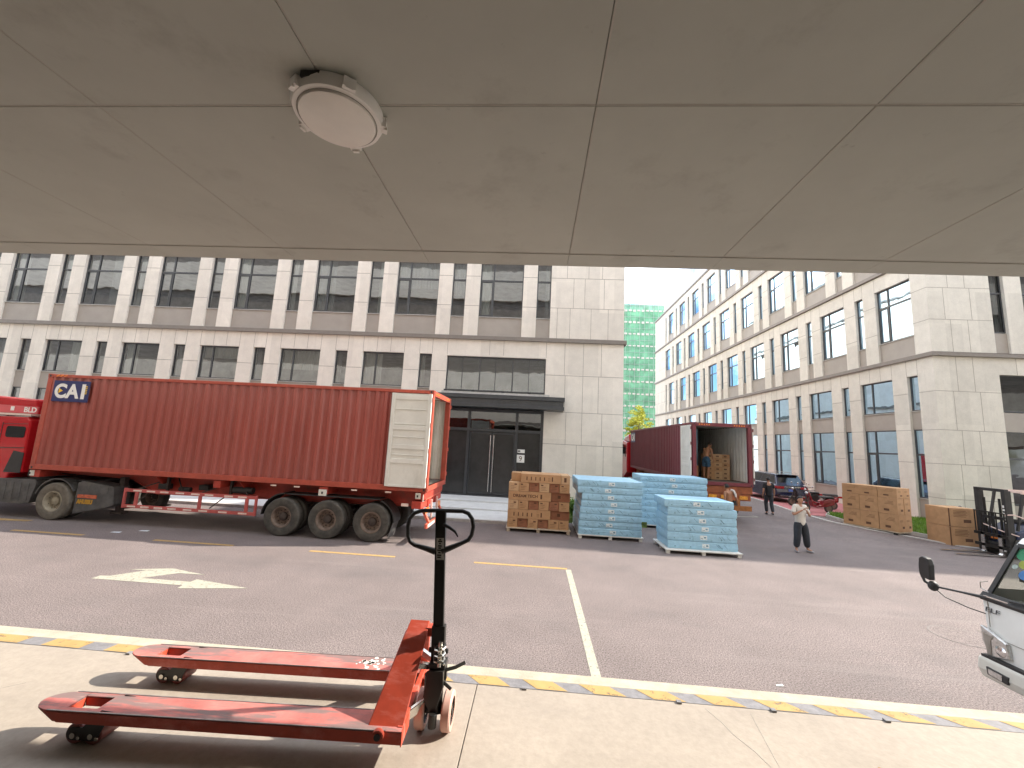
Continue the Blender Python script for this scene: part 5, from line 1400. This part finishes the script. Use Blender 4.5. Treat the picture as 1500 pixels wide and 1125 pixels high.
m = MB(); m.bar((-.862, .5, 1.045), (-.85, 3.3, 1.08), .02, .03); m.bar((-.70, .6, 1.66), (-.69, 2.6, 1.70), .03, .03); m.bar((.70, .6, 1.66), (.69, 2.6, 1.70), .03, .03); m.bar((-.60, -.0, .905), (.60, -.0, .905), .02, .05); m.box(-.7, -.03, .36, .7, .02, .42); m.build_each('bright_trim', chromeb, cr)
m = MB(); m.prism([(-.90, .80), (-.48, .80), (-.46, .93), (-.88, .95)], -.015, .10, 1); m.prism([(.90, .80), (.48, .80), (.46, .93), (.88, .95)], -.015, .10, 1); m.box(-.935, .02, .82, -.90, .34, .94); m.build_each('tail_light', taillamp, cr, bevel=.01)
m = MB(); m.box(-.22, -.02, .66, .22, .0, .79); m.build('number_plate', plate, cr)
m = MB(); m.prism([(-.62, 1.585), (.62, 1.585), (.6, 1.60), (-.6, 1.60)], .28, .52, 1); m.build('roof_spoiler', carblue, cr, bevel=.01)
m = MB(); m.box(-.85, -.01, .28, .85, .06, .40); m.build('rear_bumper', blackp, cr, bevel=.02)
for y in (.87, 3.80):
    wheel(cr, (-.92, y, .34), .34, .2, (-1, 0, 0), rimc=steel, deep=False); wheel(cr, (.92, y, .34), .34, .2, (1, 0, 0), rimc=steel, deep=False)
m = MB(); m.cbox((-1.02, 2.85, 1.08), (.16, .10, .13)); m.cbox((1.02, 2.85, 1.08), (.16, .10, .13)); m.build_each('mirror', carblue, cr, bevel=.03)
# (built round the origin; move it into place together with its parts)
for o in kids(cr):
    o.matrix_parent_inverse = Matrix.Identity(4)
    for c_ in kids(o): c_.matrix_parent_inverse = Matrix.Identity(4)
cr.location = (15.05, 25.25, G0); cr.rotation_euler.z = R(2)

# ---------------------------------------------------------------- scooters
def scooter(label, loc, rot, col=scred, group=None):
    t = thing('scooter', label, 'scooter', (0, 0, 0), 0, group)
    for y in (0, 1.25):
        w_ = MB().lathe([(.15, -.045), (.20, -.05), (.225, -.03), (.225, .03), (.20, .05), (.15, .045)], (0, y, .225), (1, 0, 0), 24, closed=True).build('wheel', rubber, t, smooth=35)
        MB().lathe([(0, -.03), (.15, -.03), (.15, .03), (0, .03)], (0, y, .225), (1, 0, 0), 16).build('rim', rimm, w_, smooth=30)
    m = MB(); m.prism([(-.25, .40), (.15, .30), (.75, .24), (.95, .30), (1.10, .80), (1.16, .95), (1.08, .97), (.90, .45), (.75, .33), (.45, .33), (.35, .60), (.0, .70), (-.28, .66)], -.13, .13, 1)
    m.T = None; v = m.v; m.v = [Vector((p.y, p.x, p.z)) for p in v]; m.build('body', col, t, bevel=.04)
    m = MB(); m.box(-.14, -.25, .70, .14, .42, .80); m.build('seat', blackp, t, bevel=.05)
    m = MB(); m.tube([(0, 1.13, .9), (0, 1.08, 1.05)], .03); m.tube([(-.33, .98, 1.08), (-.15, 1.08, 1.05), (.15, 1.08, 1.05), (.33, .98, 1.08)], .016, 8); m.build('handlebar', blackp, t, smooth=50)
    m = MB(); m.tube([(-.2, 1.04, 1.06), (-.24, 1.06, 1.22)], .008, 6); m.tube([(.2, 1.04, 1.06), (.24, 1.06, 1.22)], .008, 6); m.ell((-.25, 1.05, 1.25), (.06, .02, .045), 12, 8); m.ell((.25, 1.05, 1.25), (.06, .02, .045), 12, 8); m.build_each('mirror', chromeb, t, smooth=50)
    m = MB(); m.ell((0, 1.17, .93), (.09, .06, .07), 12, 8); m.build('headlight', lampglass, t, smooth=50)
    m = MB(); m.prism([(-.10, .42), (.08, .46), (.02, .52), (-.12, .47)], -.07, .07, 1); m.v = [Vector((p.y, p.x+1.3, p.z)) for p in m.v]; m.build_each('mudguard', col, t)
    m = MB(); m.tube([(-.06, 1.25, .225), (-.06, 1.10, .75)], .022, 6); m.tube([(.06, 1.25, .225), (.06, 1.10, .75)], .022, 6); m.build_each('front_fork', rimdark, t, smooth=50)
    m = MB(); m.box(-.12, -.42, .62, .12, -.22, .72); m.build_each('tail_light', taillamp, t, bevel=.02)
    t.location = loc; t.rotation_euler.z = rot
scooter('red scooter parked nearest the angled cartons', (14.75, 21.9, .26), R(100))
scooter('red scooter parked second from the angled cartons', (15.9, 23.3, .26), R(70))
scooter('dark scooter parked closest to the SUV', (15.55, 24.2, .26), R(95), blackp)

# ---------------------------------------------------------------- people
def skin_into(mb, nodes, edges, sub=2):
    """nodes: list of (x,y,z,rx,ry); grows a smooth skinned surface and adds it to mb"""
    me = bpy.data.meshes.new('s'); me.from_pydata([n[:3] for n in nodes], edges, [])
    o = bpy.data.objects.new('s', me); COL.objects.link(o)
    md = o.modifiers.new('s', 'SKIN'); md.use_smooth_shade = True
    for i, n in enumerate(nodes):
        d = me.skin_vertices[0].data[i]; d.radius = (n[3], n[4] if len(n) > 4 else n[3]); d.use_root = (i == 0)
    sb = o.modifiers.new('u', 'SUBSURF'); sb.levels = sub; sb.render_levels = sub
    dg = bpy.context.evaluated_depsgraph_get(); ev = o.evaluated_get(dg); m2 = ev.to_mesh()
    mb.add([v.co.copy() for v in m2.vertices], [tuple(p.vertices) for p in m2.polygons])
    ev.to_mesh_clear(); bpy.data.objects.remove(o); bpy.data.meshes.remove(me)
def chain(mb, pts, sub=2): skin_into(mb, pts, [(i, i+1) for i in range(len(pts)-1)], sub)
def hand(mb, w, d, palm_n, r=1.):
    """w wrist, d pointing direction, palm_n palm normal; relaxed curled hand"""
    w = Vector(w); d = Vector(d).normalized(); n = Vector(palm_n).normalized(); s = d.cross(n).normalized(); n = s.cross(d)
    chain(mb, [(*w, .024, .022), (*(w+d*.045), .032, .020), (*(w+d*.085), .032, .018)], 1)
    for i, (o_, L) in enumerate(((-.028, .070), (-.010, .080), (.010, .074), (.027, .058))):
        b = w+d*.085+s*o_; c = b+d*L*.45+n*.008; e = c+d*L*.35+n*.022; g_ = e+d*L*.15+n*.022
        chain(mb, [(*b, .0095), (*c, .009), (*e, .008), (*g_, .007)], 1)
    b = w+d*.03-s*.026; c = b+d*.03-s*.022+n*.008; e = c+d*.032-s*.004+n*.010
    chain(mb, [(*b, .012), (*c, .010), (*e, .008)], 1)
def person(label, J, top, bottom, loc, rot, skinm=skin, shoes=shoem, short=False, cap=False, baggy=0., sleeve=.55, group=None):
    t = thing('person', label, 'person', (0, 0, 0))
    g = lambda k: Vector(J[k])
    mb = MB()
    P, Wt, Ch, Nk, Hd = g('pelvis'), g('waist'), g('chest'), g('neck'), g('head')
    nodes = [(*P, .125, .10), (*Wt, .115, .085), (*Ch, .135, .10), (*Nk, .055, .055), (*((Nk+Hd)/2), .052, .055)]; edges = [(0, 1), (1, 2), (2, 3), (3, 4)]
    for sd in ('L', 'R'):
        sh, el, wr = g('sh'+sd), g('el'+sd), g('wr'+sd); k = len(nodes)
        nodes += [(*sh, .06, .06), (*((sh+el)/2), .047, .047), (*el, .038, .038), (*((el*.6+wr*.4)), .036, .036), (*wr, .024, .022)]; edges += [(2, k), (k, k+1), (k+1, k+2), (k+2, k+3), (k+3, k+4)]
        hp, kn, an, to = g('hp'+sd), g('kn'+sd), g('an'+sd), g('to'+sd); k = len(nodes)
        nodes += [(*hp, .088, .088), (*((hp+kn)/2), .075, .075), (*kn, .054, .054), (*(kn*.55+an*.45), .050, .052), (*an, .034, .036), (*to, .038, .026)]; edges += [(0, k), (k, k+1), (k+1, k+2), (k+2, k+3), (k+3, k+4), (k+4, k+5)]
    skin_into(mb, nodes, edges)
    for sd in ('L', 'R'):
        el, wr = g('el'+sd), g('wr'+sd); hand(mb, wr, J.get('hd'+sd, tuple(wr-el)), J.get('pn'+sd, (1 if sd == 'R' else -1, 0, 0)))
    # head with jaw, nose, ears; facing fd
    fd = Vector(J['face']).normalized(); upv = Vector(J.get('hup', (0, 0, 1))); sd_ = fd.cross(upv).normalized(); upv = sd_.cross(fd)
    H = Matrix((sd_, fd, upv)).transposed()
    k0 = len(mb.v); mb.ell((0, 0, 0), (.076, .095, .118), 24, 16)
    for i in range(k0, len(mb.v)):
        p = mb.v[i]
        if p.z < 0: p.x *= 1+.55*p.z/.118*.6; p.y = p.y*(1+.25*p.z/.118) + (.02 if p.y > 0 else .012)*(-p.z/.118)
        if p.y > .06: p.y = .06+(p.y-.06)*.8
        mb.v[i] = Hd+H @ p
    # nose and ears
    nv = [(-.014, .078, .012), (.014, .078, .012), (0, .084, .03), (-.017, .082, -.022), (.017, .082, -.022), (0, .108, -.018), (0, .085, -.03)]
    mb.add([Hd+H @ Vector(p) for p in nv], [(2, 0, 5), (2, 5, 1), (0, 3, 5), (1, 5, 4), (3, 6, 5), (4, 5, 6)])
    for s_ in (-1, 1): mb.ell(Hd+H @ Vector((s_*.076, -.005, -.005)), (.012, .022, .032), 10, 8, H)
    body_ = mb.build('body', skinm, t, smooth=80, recalc=False)
    q = MB()
    for s_ in (-1, 1): q.ell(Hd+H @ Vector((s_*.030, .079, .012)), (.013, .008, .007), 10, 6, H); q.bar(Hd+H @ Vector((s_*.016, .085, .034)), Hd+H @ Vector((s_*.046, .078, .036)), .008, .006)
    q.build('eyes', eyem, t, smooth=60, recalc=False)
    q = MB(); q.ell(Hd+H @ Vector((0, .084, -.052)), (.024, .010, .007), 12, 6, H); q.build('mouth', lipm, t, smooth=60, recalc=False)
    q = MB(); k0 = 0; q.ell((0, 0, 0), (.084, .103, .122), 24, 16)
    for i in range(len(q.v)):
        p = q.v[i]
        if p.y > .02 and p.z < .055: p = Vector((p.x*.85, min(p.y, .02)*.8, max(p.z, -.02)*.8+.01))
        elif p.z < -.03: p = Vector((p.x*.8, p.y*.82, -.03+(p.z+.03)*.25))
        q.v[i] = Hd+H @ (p+Vector((0, -.008, .008)))
    q.build('hair', hairm, t, smooth=70, recalc=False)
    if cap:
        q = MB(); q.ell(Hd+H @ Vector((0, -.005, .05)), (.09, .108, .085), 20, 12, H); q.cbox(Hd+H @ Vector((0, .12, .055)), (.13, .10, .012), H); q.build('cap', shirtb, t, smooth=50, recalc=False)
    if top:
        q = MB(); b = .022+baggy*.3
        nodes = [(*(P+Vector((0, 0, -.15))), .150+b, .122+b), (*(P+Vector((0, 0, -.02))), .146+b, .116+b), (*Wt, .122+b, .095+b), (*Ch, .140+b*.7, .105+b*.7), (*(Nk-Vector((0, 0, .03))), .075, .07)]; edges = [(0, 1), (1, 2), (2, 3), (3, 4)]
        for sd in ('L', 'R'):
            sh, el = g('sh'+sd), g('el'+sd); k = len(nodes); e_ = sh.lerp(el, sleeve+.25)
            nodes += [(*sh, .074, .074), (*sh.lerp(el, sleeve*.6), .066, .066), (*e_, .066, .066)]; edges += [(3, k), (k, k+1), (k+1, k+2)]
        skin_into(q, nodes, edges); q.build('shirt', top, t, smooth=80, recalc=False)
    q = MB(); b = .014+baggy
    nodes = [(*(P+Vector((0, 0, .13))), .135+b*.5, .108+b*.5), (*(P-Vector((0, 0, .03))), .135+b*.5, .11+b*.5)]; edges = [(0, 1)]
    for sd in ('L', 'R'):
        hp, kn, an = g('hp'+sd), g('kn'+sd), g('an'+sd); k = len(nodes)
        if short: nodes += [(*hp, .10+b, .10+b), (*hp.lerp(kn, .5), .098+b, .095+b), (*hp.lerp(kn, .92), .095+b, .09+b)]; edges += [(1, k), (k, k+1), (k+1, k+2)]
        else: nodes += [(*hp, .10+b, .10+b), (*hp.lerp(kn, .5), .088+b, .088+b), (*kn, .070+b, .070+b), (*kn.lerp(an, .55), .064+b, .066+b), (*(an+Vector((0, 0, .03))), .058+b*.7, .058+b*.7)]; edges += [(1, k), (k, k+1), (k+1, k+2), (k+2, k+3), (k+3, k+4)]
    skin_into(q, nodes, edges); q.build('shorts' if short else 'trousers', bottom, t, smooth=80, recalc=False)
    for sd in ('L', 'R'):
        an, to = g('an'+sd), g('to'+sd); q = MB(); dd = (to-an); dd.z = 0; dd.normalize(); hl_ = an-dd*.05
        z_ = an.z-.055
        chain(q, [(hl_.x, hl_.y, z_, .042, .036), (*(Vector((an.x, an.y, z_))+dd*.08), .046, .034), (*(Vector((an.x, an.y, z_-.006))+dd*.17), .040, .026)]); q.build('shoe', shoes, t, smooth=80, recalc=False)
    t.location = loc; t.rotation_euler.z = rot
    return t
def stand(**k):
    J = dict(pelvis=(0, 0, .94), waist=(0, 0, 1.10), chest=(0, 0, 1.30), neck=(0, 0, 1.47), head=(0, -.02, 1.61), face=(0, -1, 0),
             shL=(.18, 0, 1.40), elL=(.23, .02, 1.13), wrL=(.24, -.04, .88), shR=(-.18, 0, 1.40), elR=(-.23, .02, 1.13), wrR=(-.24, -.04, .88),
             hpL=(.09, 0, .88), knL=(.10, -.02, .50), anL=(.11, .02, .095), toL=(.13, -.12, .05), hpR=(-.09, 0, .88), knR=(-.10, -.02, .50), anR=(-.11, .02, .095), toR=(-.13, -.12, .05))
    J.update(k); return J
person('man in cream T-shirt and baggy dark trousers facing the camera, hands raised to his chest',
       stand(elR=(-.30, -.08, 1.14), wrR=(-.09, -.24, 1.33), elL=(.27, -.08, 1.12), wrL=(.06, -.24, 1.27), hdR=(.6, -.2, .5), hdL=(-.6, -.2, .6), pnR=(0, -.5, -1), pnL=(0, .5, -1),
             knR=(-.14, -.03, .50), anR=(-.16, .02, .095), toR=(-.22, -.10, .05), knL=(.15, -.03, .50), anL=(.20, .0, .095), toL=(.27, -.11, .05), head=(0, -.03, 1.60), face=(.05, -1, -.12)), shirtw, pantd, (8.53, 13.98, 0), R(8), baggy=.020)
person('man in black T-shirt and black trousers walking away near the SUV',
       stand(knL=(.10, -.10, .50), anL=(.10, -.02, .10), toL=(.10, -.16, .06), knR=(-.09, .02, .50), anR=(-.09, .16, .12), toR=(-.09, .06, .04), elL=(.24, .06, 1.13), wrL=(.25, .0, .88)), shirtb, pantd, (11.02, 20.3, gz(20.3)), R(172), shoes=shoeb)
p3 = person('bare backed man with white cloth on his shoulder walking behind the foremost blue stack',
       stand(chest=(0, -.05, 1.29), neck=(0, -.10, 1.45), head=(0, -.15, 1.58), elL=(-.25*-1, .06, 1.12), wrL=(.27, .0, .88), elR=(-.30, .04, 1.14), wrR=(-.40, -.05, .93), hdR=(-.6, -.5, -.25)), None, shirtb, (7.72, 17.0, .05), R(-165), skinm=skin2, short=True, shoes=shoeb)
q = MB(); q.tube([(-.16, -.14, 1.36), (-.15, -.05, 1.475), (-.15, .06, 1.46), (-.17, .13, 1.34), (-.18, .14, 1.22)], .04, 10, rad=[.035, .045, .045, .04, .03])
tw = q.build('cloth', shirtw, smooth=60); tw.location = (7.72, 17.0, .05); tw.rotation_euler.z = R(-165); tag(tw, 'white cloth slung over the shoulder of the walking bare backed man', 'cloth')
cp = C2 @ Vector((12.19-1.05, .95, .15))
person('shirtless man in patterned blue shorts bending over inside the maroon container',
       stand(chest=(0, -.12, 1.27), neck=(0, -.20, 1.42), head=(.0, -.29, 1.52), face=(0, -1, -.7), hup=(0, -.5, .9), shL=(.17, -.13, 1.36), shR=(-.17, -.13, 1.36), elL=(.20, -.16, 1.10), wrL=(.18, -.28, .87), elR=(-.2, -.14, 1.10), wrR=(-.18, -.26, .87)), None, shortb, tuple(cp), R(125), skinm=skin2, short=True, shoes=shoeb, baggy=.01)

# ---------------------------------------------------------------- vegetation
def leaves(mb, c, r, n, s, flat=1.):
    c = Vector(c)
    for i in range(n):
        while True:
            p = Vector((random.uniform(-1, 1), random.uniform(-1, 1), random.uniform(-1, 1)))
            if p.length < 1: break
        p = Vector((p.x*r[0], p.y*r[1], p.z*r[2]))+c
        a = Vector((random.gauss(0, 1), random.gauss(0, 1), random.gauss(0, 1)*.6)).normalized(); b = a.orthogonal().normalized()
        b = (b*math.cos(i)+a.cross(b)*math.sin(i)); ss = s*random.uniform(.6, 1.3)
        mb.add([p-a*ss, p-b*ss*.45, p+a*ss, p+b*ss*.45], [(0, 1, 2, 3)])
def tree(label, x, y, h, clumps, s, ml):
    t = thing('tree', label, 'tree', (x, y, gz(y))); z0 = gz(y)
    m = MB(); m.tube([(x, y, z0), (x+.05, y, z0+h*.3), (x-.05, y+.05, z0+h*.55), (x, y, z0+h*.9)], .1, 10, rad=[.14, .11, .08, .03])
    for (cx, cy, cz, r, n) in clumps[::3]: m.tube([(x, y, z0+h*.45), ((x+cx)/2, (y+cy)/2, (z0+h*.5+cz)/2+.2), (cx, cy, cz)], .04, 6, rad=[.05, .035, .015])
    m.build('trunk', bark, t, smooth=50)
    m = MB()
    for (cx, cy, cz, r, n) in clumps: leaves(m, (cx, cy, cz), (r, r, r*.62), n, s)
    m.build('crown', ml, t, weld=False, recalc=False)
random.seed(21); cl = []
while len(cl) < 50:
    p = Vector((random.gauss(0, .55), random.gauss(0, .5), random.gauss(0, .52)))
    if p.length < 1.25: cl.append((17.4+p.x*2.3, 72+p.y*2.1, 7.2+p.z*3.2, random.uniform(.40, .75), random.randint(60, 100)))
tree('yellow-green young tree between the two pale buildings', 17.5, 72, 9.5, cl, .18, leaf1)
for (x, y, h, lab) in ((1.55, 16.75, .95, 'bushy green plant between the low cartons and the blue stack'), (3.0, 18.6, .8, 'leafy green plant at the foot of the left building')):
    t = thing('plant', lab, 'plant', (x, y, .2)); m = MB(); random.seed(int(x*10))
    for k in range(26):
        a = random.uniform(0, 6.28); L = h*random.uniform(.6, 1.15); sp = random.uniform(.15, .5)
        p0 = Vector((x, y, .2)); pts = [p0+Vector((math.cos(a)*sp*u, math.sin(a)*sp*u, L*(u-.35*u*u*1.2))) for u in (0, .35, .7, 1)]
        for i in range(3):
            sdv = Vector((-math.sin(a), math.cos(a), 0))*(.03 if i < 2 else .02)
            m.add([pts[i]-sdv, pts[i]+sdv, pts[i+1]+sdv*.6, pts[i+1]-sdv*.6], [(0, 1, 2, 3)])
        leaves(m, pts[3], (.12, .12, .12), 7, .06)
    m.build('foliage', leaf2, t, weld=False, recalc=False)
    m = MB(); m.cyl((x, y, .18), (x, y, .45), .03, n=8); m.build('stem', bark, t)
MB().lathe([(0, .03), (.07, .03), (.09, 0)], (B_X+.55, B_Y, 1.05), (0, -1, 0), 16).build('wall_socket', greyp, bB, smooth=40)
